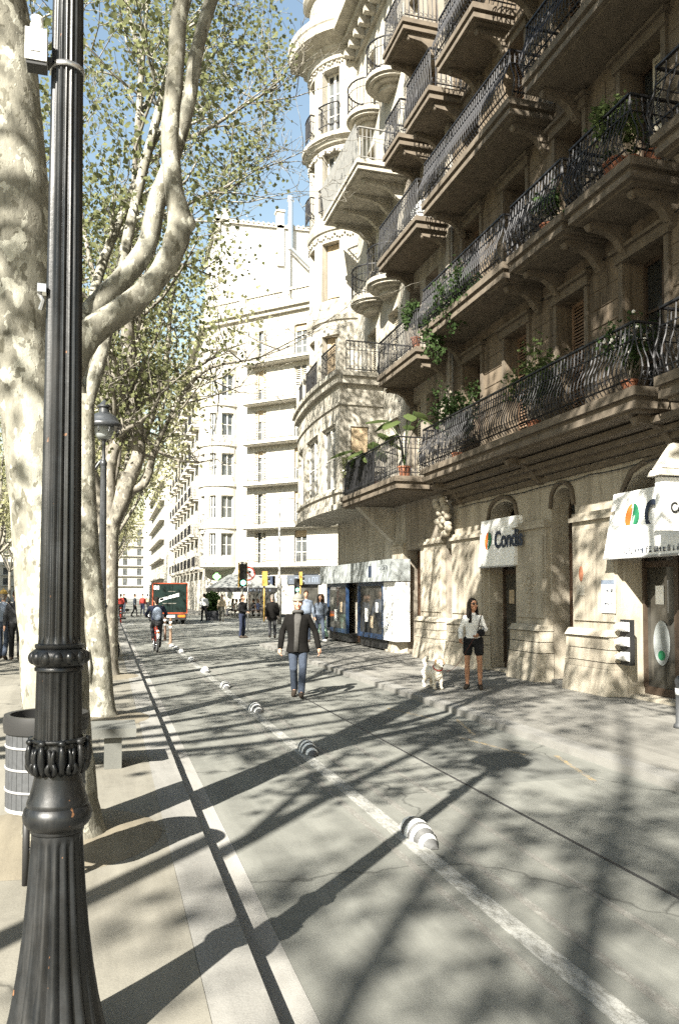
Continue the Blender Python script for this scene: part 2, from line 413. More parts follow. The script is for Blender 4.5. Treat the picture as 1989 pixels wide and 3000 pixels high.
def window(root, F, u0, u1, z0, z1, depth, fm='frame_dark', gm='glass', shut=None, bars=2, blind=0.0, name='window', cols=2, arch=False):
    """frame with meeting stile and glazing bars, pane behind, optional louvred leaves (shut: dict of 'near','far','flat')"""
    mb = MB(); fw = 0.06
    wd = depth-0.10
    fbox(mb, F, u0, u0+fw, wd, wd+0.08, z0, z1); fbox(mb, F, u1-fw, u1, wd, wd+0.08, z0, z1)
    fbox(mb, F, u0+fw, u1-fw, wd, wd+0.08, z1-fw, z1); fbox(mb, F, u0+fw, u1-fw, wd, wd+0.08, z0, z0+fw*1.6)
    for k in range(1, cols):
        um = u0+(u1-u0)*k/cols; fbox(mb, F, um-0.04, um+0.04, wd-0.01, wd+0.07, z0+fw*1.6, z1-fw)
    for k in range(1, bars+1):
        zz = z0+(z1-z0)*k/(bars+1); fbox(mb, F, u0+fw, u1-fw, wd+0.02, wd+0.06, zz-0.02, zz+0.02)
    o = mb.build(name, fm, root)
    g = MB(); fbox(g, F, u0+0.01, u1-0.01, wd+0.045, wd+0.06, z0+0.02, z1-0.02); g.build('pane', gm, o)
    if blind:
        b = MB(); fbox(b, F, u0+0.03, u1-0.03, wd-0.06, wd-0.03, z1-(z1-z0)*blind, z1-0.01); b.build('roller_blind', 'blind', o)
    if shut:
        for (a, b, w0) in shut['leaves']:
            s = MB(); r = 0.05
            fbox(s, F, a, a+r, w0, w0+0.04, z0, z1); fbox(s, F, b-r, b, w0, w0+0.04, z0, z1)
            for zz in (z0, (z0+z1)/2-0.04, z1-0.07): fbox(s, F, a+r, b-r, w0, w0+0.04, zz, zz+0.07)
            z = z0+0.10
            while z < z1-0.1:
                s.hexa([F.p(a+r,w0+0.002,z), F.p(b-r,w0+0.002,z), F.p(b-r,w0+0.012,z), F.p(a+r,w0+0.012,z),
                        F.p(a+r,w0+0.028,z+0.05), F.p(b-r,w0+0.028,z+0.05), F.p(b-r,w0+0.038,z+0.05), F.p(a+r,w0+0.038,z+0.05)])
                z += shut.get('pitch', 0.065)
            s.build('shutter', shut.get('mat', 'shutter'), o)
    return o
def rail(mb, pts, z0, h, spacing=0.11, belly=0.0, ring=True, t=0.0165):
    """pts: plan polyline; outward side is given by the third value sign: (x, y)"""
    for (a, b) in zip(pts[:-1], pts[1:]):
        A = Vector((*a, 0)); B = Vector((*b, 0)); L = (B-A).length
        if L < 0.02: continue
        d = (B-A)/L; out = Vector((d.y, -d.x, 0))
        mb.bar(A+Vector((0,0,z0+h)), B+Vector((0,0,z0+h)), 0.05, 0.03)
        mb.bar(A+out*belly*0.5+Vector((0,0,z0+0.10)), B+out*belly*0.5+Vector((0,0,z0+0.10)), 0.025, 0.02)
        mb.bar(A+out*belly*0.2+Vector((0,0,z0+h*0.72)), B+out*belly*0.2+Vector((0,0,z0+h*0.72)), 0.016, 0.016)
        n = max(2, int(L/spacing))
        for k in range(n+1):
            p = A + d*(L*k/n)
            if belly:
                path = []; rr = []
                for q, o in ((0.02,0.35),(0.12,0.75),(0.26,1.0),(0.40,0.85),(0.55,0.42),(0.72,0.12),(0.99,0.0)):
                    path.append(p+out*belly*o+Vector((0,0,z0+h*q))); rr.append(t*0.62 if q not in (0.26, 0.72) else t*0.95)
                mb.tube(path, rr, 4, False)
            else:
                mb.tube([p+Vector((0,0,z0+0.02)), p+Vector((0,0,z0+h*0.5)), p+Vector((0,0,z0+h))], [t*0.6, t*0.85, t*0.6], 4, False)
            if ring and k < n:
                c = p + d*(L/n/2)
                mb.torus(c+out*belly*0.9+Vector((0,0,z0+h*0.17)), out, L/n*0.36, 0.007, 8, 3)
                mb.torus(c+out*belly*0.08+Vector((0,0,z0+h*0.86)), out, L/n*0.36, 0.006, 8, 3)
def balcony(root, F, u0, u1, proj, z, thick=0.34, belly=0.10, spacing=0.11, rail_h=1.0, brackets=None, mt='mould', railmat='iron', ring=True, jut=None):
    mb = MB()
    fbox(mb, F, u0, u1, -proj, -0.003, z+thick*0.62, z+thick)
    fbox(mb, F, u0+0.07, u1-0.07, -proj+0.07, -0.003, z+thick*0.42, z+thick*0.62)
    fbox(mb, F, u0+0.04, u1-0.04, -proj+0.04, -0.003, z+thick*0.12, z+thick*0.42)
    fbox(mb, F, u0+0.12, u1-0.12, -proj+0.13, -0.003, z, z+thick*0.12)
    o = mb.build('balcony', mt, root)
    rb = MB()
    i = 0.07
    P = lambda u, w: F.p(u, w, 0)[:2]
    pts = [P(u0+i, -0.02), P(u0+i, -proj+i), P(u1-i, -proj+i), P(u1-i, -0.02)]
    # outward orientation
    a = Vector(P(u0, -proj))-Vector(P(u0, 0)); d = Vector(pts[2])-Vector(pts[1]); out = Vector((d.y, -d.x))
    if out.dot(a) < 0: pts = pts[::-1]
    rail(rb, pts, z+thick, rail_h, spacing, belly, ring)
    rb.build('railing', railmat, o)
    for ub in (brackets or []):
        b = MB(); hw = 0.07
        prof = [(0.0,0.0),(-proj*0.72,0.0),(-proj*0.80,-0.05),(-proj*0.76,-0.11),(-proj*0.60,-0.13),(-proj*0.42,-0.15),(-proj*0.26,-0.24),(-proj*0.18,-0.36),(-proj*0.10,-0.46),(0.0,-0.50)]
        n = len(prof); base = len(b.v)
        for uu in (ub-hw, ub+hw):
            for (w_, dz) in prof: b.v.append(F.p(uu, w_-0.002, z+dz-0.002))
        b.f.append(tuple(range(n))); b.f.append(tuple(n+k for k in reversed(range(n))))
        for k in range(n): b.f.append((k, (k+1) % n, n+(k+1) % n, n+k))
        # scroll knob and acanthus lip
        c = F.p(ub, -proj*0.74, z-0.10); b.ball(c, 0.06, 8, 6)
        c = F.p(ub, -proj*0.14, z-0.38); b.ball(c, 0.055, 8, 6)
        b.build('bracket', mt, o)
    return o
def text(s, F, u, w, z, size, mtl, parent, sx=1.0, flip=1, ext=0.004, name='lettering', bold=0.0):
    cu = bpy.data.curves.new(name, 'FONT'); cu.body = s; cu.size = size; cu.extrude = ext; cu.offset = bold
    cu.align_x = 'LEFT'; cu.align_y = 'CENTER'; cu.materials.append(M[mtl])
    tmp = bpy.data.objects.new('tmp', cu); C.objects.link(tmp); bpy.context.view_layer.update()
    me = bpy.data.meshes.new_from_object(tmp.evaluated_get(bpy.context.evaluated_depsgraph_get())); bpy.data.objects.remove(tmp)
    me.materials.clear(); me.materials.append(M[mtl]); me.name = name
    o = bpy.data.objects.new(name, me); C.objects.link(o)
    # letters run along -u when flip<0
    U = Vector(F.p(1,0,0))-Vector(F.p(0,0,0)); N = Vector(F.p(0,1,0))-Vector(F.p(0,0,0))
    x = U*flip; y = Vector((0,0,1)); zz = x.cross(y)
    mtx = Matrix((( x.x*sx, y.x, zz.x, 0), (x.y*sx, y.y, zz.y, 0), (x.z*sx, y.z, zz.z, 0), (0,0,0,1)))
    p = Vector(F.p(u, w, z)) - Vector(OFF.get(parent.name, (0,0,0)))
    mtx.translation = p
    o.parent = parent; o.matrix_local = mtx
    return o
def scribble(mb, F, u0, u1, z, h, w, rnd, d=1):
    """a row of small letter-like strokes, too small to read"""
    u = u0; st = h*0.16
    while u < u1:
        wd = h*rnd.uniform(0.35, 0.6)
        for k in range(rnd.choice((2,3,3))):
            if rnd.random() < 0.55:
                x = u+wd*rnd.choice((0,0.5,1)); fbox(mb, F, x, x+st, w-0.004, w, z, z+h*rnd.uniform(0.6,1))
            else:
                zz = z+h*rnd.choice((0,0.45,0.85)); fbox(mb, F, u, u+wd, w-0.004, w-0.001, zz, zz+st)
        u += wd+h*rnd.choice((0.22,0.22,0.7))

# ------------------------------------------------------------------ ground, road, kerbs
g = MB(); g.box(-1500, 1500, -600, 2500, -0.5, -0.02); struct('ground', g, 'ground')
g = MB(); g.box(-70, 90, -40, 420, -0.018, 0.0); struct('road', g, 'asphalt')
g = MB(); g.box(-33.5, 0.40, -40, 300, 0.001, 0.13); struct('promenade', g, 'walk_left')
g = MB(); g.box(0.652, 0.86, -10, 300, 0.001, 0.004); struct('gutter', g, 'gutter')
g = MB(); g.prism([(5.15,-40),(26,-40),(26,44),(20.2,42.8),(6.6,29.2),(5.15,26.5)], 0.001, 0.085); struct('pavement', g, 'walk_right')
g = MB(); g.prism([(5.15,300),(5.15,68),(6.2,65.5),(20,51.7),(26,50),(60,50),(60,300)], 0.001, 0.13); struct('far_pavement', g, 'walk_right')
k = MB(); k.box(0.402, 0.648, 46, 300, 0.001, 0.131); k.box(0.41, 0.64, -10, 46, 0.001, 0.11)
kerb = struct('kerb', k, 'granite')
me = None
for i in range(44):
    t0 = 2.0+i*1.0
    if me is None:
        b = MB(); b.box(-0.123, 0.123, 0.004, 0.996, -0.12, 0.001)
        o = b.build('kerb_stone', 'granite', kerb); me = o.data
    else:
        o = bpy.data.objects.new('kerb_stone', me); C.objects.link(o); o.parent = kerb
    o.location = (0.525+R_.uniform(-0.002,0.002), t0, 0.131+R_.uniform(-0.002,0.002))
k = MB(); k.box(4.91, 5.14, -10, 26.5, 0.001, 0.07); k.box(4.9, 5.148, 68, 300, 0.001, 0.131)
k.prism([(4.9,26.5),(5.148,26.5),(6.598,29.2),(20.2,42.8),(20.0,43.0),(6.4,29.4)], 0.001, 0.086)
kerb2 = tag(k.build('roadside_kerb', 'granite'), None, None, None, 'structure')
for i in range(25):
    o = bpy.data.objects.new('kerb_stone', me); C.objects.link(o); o.parent = kerb2
    o.location = (5.025, 1.4+i*1.0, 0.0865)
m_ = MB(); m_.box(0.87, 4.88, 13.9, 13.94, 0.0005, 0.002); m_.box(3.2, 3.23, 3.0, 13.9, 0.0005, 0.002); struct('tar_seam', m_, 'tar')
m_ = MB(); m_.box(3.25, 4.6, 6.8, 10.9, 0.0004, 0.0018); m_.box(0.9, 1.7, 17.2, 20.4, 0.0004, 0.0018); struct('asphalt_patch', m_, 'patch')
m_ = MB()
m_.box(2.03, 2.16, -6, 36, 0.001, 0.004)
struct('lane_marking', m_, 'line_white')
m_ = MB(); m_.box(1.90, 1.955, -6, 30, 0.001, 0.0035); m_.box(2.30, 2.36, -6, 30, 0.001, 0.0035); m_.box(2.75, 2.80, 1, 9, 0.001, 0.0035)
struct('worn_lane_marking', m_, 'line_faint')
m_ = MB()
for t0, s in ((6.6, 1), (7.9, -1), (9.2, 1), (10.5, -1)):
    m_.hexa([(4.40,t0,0.001),(4.45,t0,0.001),(4.75 if s > 0 else 4.2,t0+1.2,0.001),(4.70 if s > 0 else 4.15,t0+1.2,0.001),(4.40,t0,0.0035),(4.45,t0,0.0035),(4.75 if s > 0 else 4.2,t0+1.2,0.0035),(4.70 if s > 0 else 4.15,t0+1.2,0.0035)])
struct('kerbside_marking', m_, 'line_yellow')
m_ = MB()
for i in range(9): m_.box(0.9+i*0.95, 1.4+i*0.95, 45.5, 48.5, 0.001, 0.004)
struct('crossing_marking', m_, 'line_white')

for (x_, y_) in ((-0.28,5.75),(-0.1,11.0),(-0.05,16.5),(-0.1,22.0)):
    m_ = MB(); m_.lathe([(0.78,0.131),(0.74,0.142),(0.5,0.165),(0.2,0.18)], 28, (x_-0.12, y_)); auto_smooth(tag(m_.build('tree_pit', 'earth'), None, None, None, 'structure'), 1.0)
# ------------------------------------------------------------------ building A: sandstone house with bellied balconies
FA = Plane((8.15, 0), (0, 1), (1, 0))
def arch_fill(mb, F, u0, u1, zs, zc, depth, n=14):
    um = (u0+u1)/2; hw = (u1-u0)/2
    zf = lambda u: zs+(zc-zs)*math.sqrt(max(0, 1-((u-um)/hw)**2))**0.8
    for k in range(n):
        a = u0+(u1-u0)*k/n; b = u0+(u1-u0)*(k+1)/n
        za, zb = zf(a), zf(b)
        mb.hexa([F.p(a,0.001,za), F.p(b,0.001,zb), F.p(b,depth,zb), F.p(a,depth,za), F.p(a,0.001,zc+0.002), F.p(b,0.001,zc+0.002), F.p(b,depth,zc+0.002), F.p(a,depth,zc+0.002)])
    return [F.p(u0+(u1-u0)*k/n, -0.03, zf(u0+(u1-u0)*k/n)+0.10) for k in range(n+1)]
A = thing('apartment_building', 'tall brown sandstone apartment house with bellied iron balconies above two white shop signs', 'apartment building', (8.15, 12, 0))
AU0, AU1 = -14.0, 18.0
gw = MB()
ops = [(8.0,11.28,0.13,3.85),(12.71,13.51,0.13,3.75),(14.8,16.13,0.13,3.75)] + [(x,x+3.2,0.13,3.6) for x in (2.6,-2.0,-7.5)]
wall_grid(gw, FA, AU0, AU1, 0.0, 4.39, 0.5, ops)
hoods = []
for (a,b,zs,zc) in ((8.0,11.28,3.35,3.851),(12.71,13.51,3.3,3.751),(14.8,16.13,3.25,3.751)):
    hoods.append(arch_fill(gw, FA, a, b, zs, zc, 0.49))
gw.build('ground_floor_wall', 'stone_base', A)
for path in hoods:
    h = MB(); h.tube(path, 0.045, 6); h.build('arch_moulding', 'mould', A, True)
co = MB()
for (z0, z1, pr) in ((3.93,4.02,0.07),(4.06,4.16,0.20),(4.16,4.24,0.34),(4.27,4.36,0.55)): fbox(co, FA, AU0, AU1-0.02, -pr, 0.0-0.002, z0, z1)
co.build('cornice', 'mould', A)
floors = [4.74, 8.12, 11.17, 14.1, 16.75]
tops = [7.25, 10.5, 13.4, 16.1, 18.8]
wins = [(8.0,9.0),(10.15,11.17),(12.28,13.2),(14.32,15.27),(16.42,17.36)] + [(x,x+1.0) for x in (5.8,3.6,1.4,-0.8,-3,-5.2)]
up = MB()
wall_grid(up, FA, AU0, AU1, 4.39, 20.5, 0.48, [(a,b,f,t) for (a,b) in wins for f,t in zip(floors,tops)])
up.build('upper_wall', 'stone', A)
rf = MB(); rf.box(8.65, 20, AU0, AU1, 20.3, 20.6); rf.box(19.6, 20.0, AU0, AU1, 0, 20.3); rf.box(8.65, 20, AU0, AU0+0.3, 0, 20.3); rf.box(8.65, 20, AU1-0.3, AU1, 0, 20.3)
for z in [4.39]+[f-0.05 for f in floors[1:]]: rf.box(8.66, 12.0, AU0+0.3, AU1-0.3, z-0.1, z)
rf.box(11.2, 11.4, AU0+0.3, AU1-0.3, 0, 20.3)
rf.build('inner_walls_and_roof', 'stone_b', A)
tc = MB(); fbox(tc, FA, AU0, AU1-0.02, -0.5, 0.3, 20.5, 20.8); fbox(tc, FA, AU0, AU1-0.02, -0.25, 0, 20.2, 20.499)
tc.build('roof_cornice', 'mould', A)
# ashlar blocks on the piers between the windows
bm_cache = {}
def block(root, F, u0, u1, z0, z1, mtl, proud=0.016):
    key = (round(u1-u0,3), round(z1-z0,3), mtl, F.U)
    g_ = 0.006
    if key not in bm_cache:
        b = MB(); c = 0.008
        L, H = u1-u0-g_*2, z1-z0-g_*2
        def pt(u, w, z): return (F.U[0]*u+F.N[0]*w, F.U[1]*u+F.N[1]*w, z)
        b.hexa([pt(c,-proud,c), pt(L-c,-proud,c), pt(L,0.002,0), pt(0,0.002,0), pt(c,-proud,H-c), pt(L-c,-proud,H-c), pt(L,0.002,H), pt(0,0.002,H)])
        o = b.build('stone_block', mtl, root, False, False); bm_cache[key] = o.data
    else:
        o = bpy.data.objects.new('stone_block', bm_cache[key]); C.objects.link(o); o.parent = root
    p = F.p(u0+g_, R_.uniform(-0.003,0.002), z0+g_); off = OFF[root.name]
    o.location = (p[0]-off[0], p[1]-off[1], p[2]-off[2])
for (a, b) in ((9.15,10.0),(11.32,12.13),(13.35,14.17),(15.42,16.27),(17.51,17.93)):
    for r in range(3):
        n = 8; z0 = floors[r]+0.02; z1 = tops[r]+0.12; hgt = (z1-z0)/n
        for i in range(n):
            if b-a < 0.6: block(A, FA, a, b, z0+i*hgt, z0+(i+1)*hgt, M['stone']); continue
            s = round((a+(b-a)*(0.36 if i % 2 else 0.64)), 2)
            block(A, FA, a, s, z0+i*hgt, z0+(i+1)*hgt, M['stone']); block(A, FA, s, b, z0+i*hgt, z0+(i+1)*hgt, M['stone'])
sr = MB()
for (a, b) in wins[:5]:
    for f, t in zip(floors, tops):
        fbox(sr, FA, a-0.11, a, -0.05, -0.002, f, t); fbox(sr, FA, b, b+0.11, -0.05, -0.002, f, t)
        fbox(sr, FA, a-0.16, b+0.16, -0.09, -0.002, t, t+0.17); fbox(sr, FA, a-0.22, b+0.22, -0.16, -0.002, t+0.17, t+0.23)
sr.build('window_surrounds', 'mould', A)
# windows of A
wi = 0
for ci, (a, b) in enumerate(wins):
    for r, (f, t) in enumerate(zip(floors, tops)):
        sh = None
        if ci < 5:
            mid = (a+b)/2; k = (ci*3+r*2) % 4
            if (ci, r) == (1, 1): sh = dict(leaves=[(a+0.01, mid+0.12, 0.30)], mat='shutter_pale', pitch=0.055)
            elif k == 0: sh = dict(leaves=[(a+0.02, mid, 0.28)])
            elif k == 1: sh = dict(leaves=[(a+0.02, mid-0.01, 0.26),(mid+0.01, b-0.02, 0.26)])
            elif k == 2: sh = dict(leaves=[(mid, b-0.02, 0.28)], mat='shutter')
        window(A, FA, a, b, f, t, 0.46, 'frame_dark', 'glass', sh, 2)
# balconies of A
balcony(A, FA, 9.62, 17.75, 1.0, 4.40, 0.34, 0.17, 0.10, 0.95, [9.95,13.85,17.45])
balcony(A, FA, -4.0, 9.2, 1.0, 4.40, 0.34, 0.12, 0.16, 0.95, [8.9, 6, 3], ring=False)
for (z, L) in ((7.78, ((9.65,11.36),(11.46,13.36),(13.51,17.7),(4.5,9.2))), (10.83, ((8.4,12.72),(13.22,17.6),(3,8.0))), (13.78, ((9.2,14.2),(14.72,16.7),(2,8.6))), (16.42, ((9.4,11.6),(12,14),(14.4,17.4)))):
    for (a, b) in L:
        near = a > 8
        balcony(A, FA, a, b, 1.0, z, 0.33, 0.17, 0.10 if near else 0.2, 0.95, [a+0.3, b-0.3], ring=near)
# ground floor piers
def pier(root, F, a, b, mt='stone_base'):
    fl = MB()
    fbox(fl, F, a+0.04, b-0.04, -0.10, -0.002, 1.17, 3.05)
    fbox(fl, F, a+0.10, b-0.10, -0.125, -0.10, 1.30, 2.9)
    fl.build('pilaster', mt, root)
    cap = MB()
    fbox(cap, F, a, b, -0.16, -0.002, 3.05, 3.13); fbox(cap, F, a+0.05, b-0.05, -0.12, -0.002, 3.13, 3.20)
    cap.build('pilaster_capital', mt, root)
    for (z0, z1, p0, p1) in ((0.087,0.52,0.36,0.29),(0.525,0.62,0.285,0.285),(0.635,0.83,0.27,0.25),(0.845,1.04,0.25,0.25),(1.055,1.17,0.29,0.20)):
        q = MB(); e = p1*0.35; e0 = p0*0.35
        for (uu0, uu1) in ((a, (a+b)/2-0.004), ((a+b)/2+0.004, b)):
            q = MB()
            s0 = e0 if uu0 == a else 0; s1 = e0 if uu1 == b else 0; t0 = e if uu0 == a else 0; t1 = e if uu1 == b else 0
            q.hexa([F.p(uu0-s0*0.5+s0,-p0,z0), F.p(uu1+s1*0.5-s1,-p0,z0), F.p(uu1+s1*0.5,-0.003,z0), F.p(uu0-s0*0.5,-0.003,z0),
                    F.p(uu0-t0*0.5+t0,-p1,z1), F.p(uu1+t1*0.5-t1,-p1,z1), F.p(uu1+t1*0.5,-0.003,z1), F.p(uu0-t0*0.5,-0.003,z1)])
            q.build('plinth_stone', mt, root)
for (a, b) in ((11.30,12.69),(13.53,14.78),(16.15,17.97),(6.0,7.98)): pier(A, FA, a, b)
# carved rosette and drop on the middle pier
ro = MB(); c = FA.p(14.15, -0.13, 1.98)
ro.torus(c, (1,0,0), 0.13, 0.022, 14, 5); ro.ball(c, (0.03,0.07,0.07), 8, 6)
for k in range(6): ro.ball((c[0], c[1]+0.20*math.cos(k*1.05), c[2]+0.20*math.sin(k*1.05)), (0.025,0.05,0.05), 6, 5)
for k in range(4): ro.ball((c[0], c[1], c[2]-0.28-0.09*k), (0.03,0.06-0.01*k,0.05), 6, 5)
ro.build('carved_rosette', 'stone_base', A, True)
# big consoles under the first floor at the house joint
for ub in (17.86, 18.25):
    b = MB()
    for k in range(9):
        b.ball(FA.p(ub+R_.uniform(-0.12,0.12), -0.16-0.07*R_.random()-0.02*k, 3.25+0.10*k), (0.10,0.12,0.09), 7, 5)
    b.build('carved_console', 'stone_base', A, True)
q = MB(); q.tube([FA.p(17.93,-0.06,4.9), FA.p(17.93,-0.06,20)], 0.045, 8); q.build('drainpipe', 'iron_grey', A, True)
for (z_, s_) in ((3.86,0.03),(7.55,0.06)):
    q = MB(); q.tube([FA.p(9.0+0.45*k,-0.055-0.01*(k % 2),z_-s_*abs(math.sin(k*0.9))) for k in range(20)], 0.011, 5); q.build('cable', 'black_print', A, True)
# entrance door
def door_leaf(root, F, a, b, z0, z1, w, mt, name='door'):
    d = MB(); fbox(d, F, a, b, w, w+0.05, z0, z1)
    n = 2
    for k in range(n):
        ua = a+(b-a)*k/n+0.04; ub = a+(b-a)*(k+1)/n-0.04
        for (q0, q1) in ((0.05,0.28),(0.32,0.62),(0.66,0.94)):
            za = z0+(z1-z0)*q0; zb = z0+(z1-z0)*q1
            fbox(d, F, ua+0.02, ub-0.02, w-0.022, w-0.001, za, zb); fbox(d, F, ua+0.06, ub-0.06, w-0.036, w-0.0225, za+0.05, zb-0.05)
    o = d.build(name, mt, root)
    hd = MB(); um = (a+b)/2
    hd.caps(F.p(um+0.06, w-0.06, z0+1.0), F.p(um+0.06, w-0.06, z0+1.25), 0.015, 0.015, 8); hd.build('handle', 'chrome', o)
    return o
door_leaf(A, FA, 12.73, 13.49, 0.14, 2.75, 0.36, 'wood')
window(A, FA, 12.72, 13.50, 2.80, 3.70, 0.46, 'frame_dark', 'glass', None, 0, name='fanlight')
sp = MB(); fbox(sp, FA, 12.71, 13.51, -0.05, 0.34, 0.087, 0.15); sp.build('door_step', 'granite', A)
# shopfronts: timber frames with glass
def shopfront(root, F, a, b, z1, w, cols, mt, seed):
    r = random.Random(seed)
    f = MB()
    fbox(f, F, a, b, w, w+0.10, 0.135, 0.26)
    for k in range(cols+1):
        u = a+(b-a)*k/cols; fbox(f, F, max(a,u-0.05), min(b,u+0.05), w-0.02, w+0.09, 0.26, z1)
    fbox(f, F, a+0.05, b-0.05, w, w+0.08, 2.2, 2.30); fbox(f, F, a+0.05, b-0.05, w, w+0.08, z1-0.08, z1)
    o = f.build('shopfront', mt, root)
    for k in range(cols):
        u0 = a+(b-a)*k/cols+0.05; u1 = a+(b-a)*(k+1)/cols-0.05
        p = MB(); fbox(p, F, u0, u1, w+0.04, w+0.05, 0.26, z1-0.08); p.build('pane', 'glass_shop', o)
    return o
sf1 = shopfront(A, FA, 8.02, 11.26, 3.3, 0.34, 4, 'frame_dark', 1)
sf2 = shopfront(A, FA, 14.82, 16.11, 3.2, 0.34, 2, 'frame_dark', 2)
# round stickers on the doors
for (u, z, rw, rh, par) in ((10.86, 0.98, 0.2, 0.36, sf1),(10.05, 0.85, 0.24, 0.42, sf1),(15.35, 0.95, 0.17, 0.33, sf2)):
    s = MB(); n = 24; base = [FA.p(u+rw*math.cos(2*PI*k/n), 0.365, z+rh*math.sin(2*PI*k/n)) for k in range(n)]
    s.add(base, [tuple(range(n))]); s.build('round_sticker', 'fascia', par)
    s = MB(); base = [FA.p(u+rw*0.45*math.cos(2*PI*k/n), 0.362, z-rh*0.55+rh*0.22*math.sin(2*PI*k/n)) for k in range(n)]
    s.add(base, [tuple(range(n))]); s.build('sticker_print', 'green_print', par)

for (u, z, w_, h_, m_, par) in ((9.9,1.75,0.30,0.42,'fascia',sf1),(9.2,1.5,0.34,0.5,'beige',sf1),(10.9,1.75,0.2,0.3,'white',sf1),(9.4,2.7,0.5,0.25,'fascia',sf1),(15.0,1.6,0.2,0.35,'fascia',sf2),(15.8,1.7,0.22,0.3,'beige',sf2)):
    s = MB(); fbox(s, FA, u-w_/2, u+w_/2, 0.371, 0.374, z-h_/2, z+h_/2); s.build('window_poster', m_, par)
# ------------------------------------------------------------------ white shop signs with the leaf mark
def leaf_mark(parent, F, u, w, z, s):
    """two half leaves, split by a slanting gap; +right = -u"""
    n = 18
    def half(side):
        pts = []
        for k in range(n+1):
            a = PI*k/n
            # outer half ellipse, slanted chord
            x = 0.38*math.sin(a)*side; y = 0.5*math.cos(a)
            pts.append((x, y))
        # inner chord curve
        for k in range(1, n):
            y = -0.5+k/n; x = side*(0.035+0.05*math.sin(PI*k/n)*(-1 if side > 0 else 1)*0.5); pts.append((x, y))
        return [(x+0.16*y - (0.012 if side < 0 else -0.012), y) for x, y in pts]
    for side, m_ in ((-1, 'orange'), (1, 'green_print')):
        b = MB(); p = half(side); k = len(p)
        b.add([F.p(u-x*s, w-0.004, z+y*s) for x, y in p] + [F.p(u-x*s, w, z+y*s) for x, y in p], [tuple(range(k)), tuple(reversed(range(k, 2*k)))] + [(i, (i+1) % k, k+(i+1) % k, k+i) for i in range(k)])
        b.build('leaf_emblem', m_, parent)
    b = MB(); b.bar(F.p(u-0.02*s, w-0.005, z-0.3*s), F.p(u-0.16*s, w-0.005, z+0.05*s), 0.05*s, 0.003); b.build('emblem_vein', 'white', parent)
def wedge_sign(label, a, b, z0, z1, wtop, wbot, lu, ls, tu, ts, sx, tz, seed):
    s = thing('shop_sign', label, 'shop sign', FA.p((a+b)/2, 0, z0), 0, 'white supermarket signs')
    m_ = MB()
    m_.hexa([FA.p(a,wbot,z0), FA.p(b,wbot,z0), FA.p(b,0.32,z0), FA.p(a,0.32,z0), FA.p(a,wtop,z1), FA.p(b,wtop,z1), FA.p(b,0.32,z1), FA.p(a,0.32,z1)])
    o = m_.build('sign_panel', 'white', s)
    # the sloping face as its own little facade
    k = (wbot-wtop)/(z1-z0)
    wz = lambda z: wbot+(wtop-wbot)*(z-z0)/(z1-z0)
    wmin = min(wtop, wbot)
    leaf_mark(s, FA, lu, wz(tz)-0.02, tz, ls)
    text('Condis', FA, tu, wz(tz)-0.022, tz-0.02, ts, 'navy_print', s, sx, -1, 0.006, bold=0.012)
    b3 = MB(); fbox(b3, FA, a-0.005, b+0.005, wbot-0.012, wbot+0.02, z0-0.03, z0-0.001); b3.build('sign_edge', 'grey_plastic', s)
    if seed:
        b2 = MB(); scribble(b2, FA, a+0.05, b-0.5, z0+0.04, 0.09, wbot-0.001, random.Random(seed)); b2.build('small_lettering', 'navy_print', s)
    return s
wedge_sign('wide white shop sign with orange and green leaf over the door by the leaflet rack', 7.6, 11.42, 2.36, 3.42, -0.09, -0.30, 10.80, 0.44, 10.50, 0.62, 0.80, 2.98, 5)
wedge_sign('smaller white shop sign with orange and green leaf, between piers behind the woman', 14.62, 16.23, 2.36, 3.38, -0.135, -0.22, 15.80, 0.38, 15.5, 0.5, 0.85, 2.92, 0)
# projecting blade sign with lamp-like cream cap
bs = thing('projecting_sign', 'white box sign sticking out from the wall under a cream cap', 'shop sign', (8.0, 9.36, 2.65))
b = MB(); b.box(7.32, 8.12, 9.30, 9.42, 2.65, 3.39); b.build('sign_box', 'white', bs)
FS = Plane((0, 9.30), (1, 0), (0, 1))
text('Condis', FS, 7.47, -0.003, 2.96, 0.21, 'black_print', bs, 0.8, 1, 0.003, bold=0.006)
b = MB(); b.hexa([(7.24,9.22,3.41),(8.12,9.22,3.41),(8.12,9.50,3.41),(7.24,9.50,3.41),(7.29,9.24,3.50),(8.12,9.24,3.50),(8.12,9.48,3.50),(7.29,9.48,3.50)])
b.hexa([(7.31,9.25,3.515),(8.12,9.25,3.515),(8.12,9.47,3.515),(7.31,9.47,3.515),(7.55,9.33,3.88),(8.12,9.33,3.88),(8.12,9.41,3.88),(7.55,9.41,3.88)])
b.build('sign_cap', 'awning_cream', bs)
# notices and the leaflet rack
nb = thing('notice_board', 'blue edged paper notice fixed on the pale pier beside the shop door', 'notice', FA.p(11.55,-0.13,1.7))
b = MB(); fbox(b, FA, 11.36, 11.72, -0.145, -0.127, 1.45, 2.0); b.build('notice_sheet', 'white', nb)
b = MB(); fbox(b, FA, 11.36, 11.72, -0.149, -0.146, 1.93, 2.0); b.build('notice_header', 'blueGrey', nb)
b = MB(); scribble(b, FA, 11.40, 11.68, 1.80, 0.05, -0.147, random.Random(3)); scribble(b, FA, 11.42, 11.62, 1.58, 0.06, -0.147, random.Random(4)); b.build('small_lettering', 'navy_print', nb)
nb = thing('wall_plaque', 'small brown oval plaque with framed card on the pale pier', 'plaque', FA.p(12.35,-0.13,1.9))
b = MB(); b.ball(FA.p(12.35,-0.125,2.12), (0.015,0.07,0.14), 12, 8); b.build('oval_plate', 'terracotta', nb)
b = MB(); fbox(b, FA, 12.24, 12.46, -0.137, -0.126, 1.74, 1.92); b.build('framed_card', 'stone_c', nb)
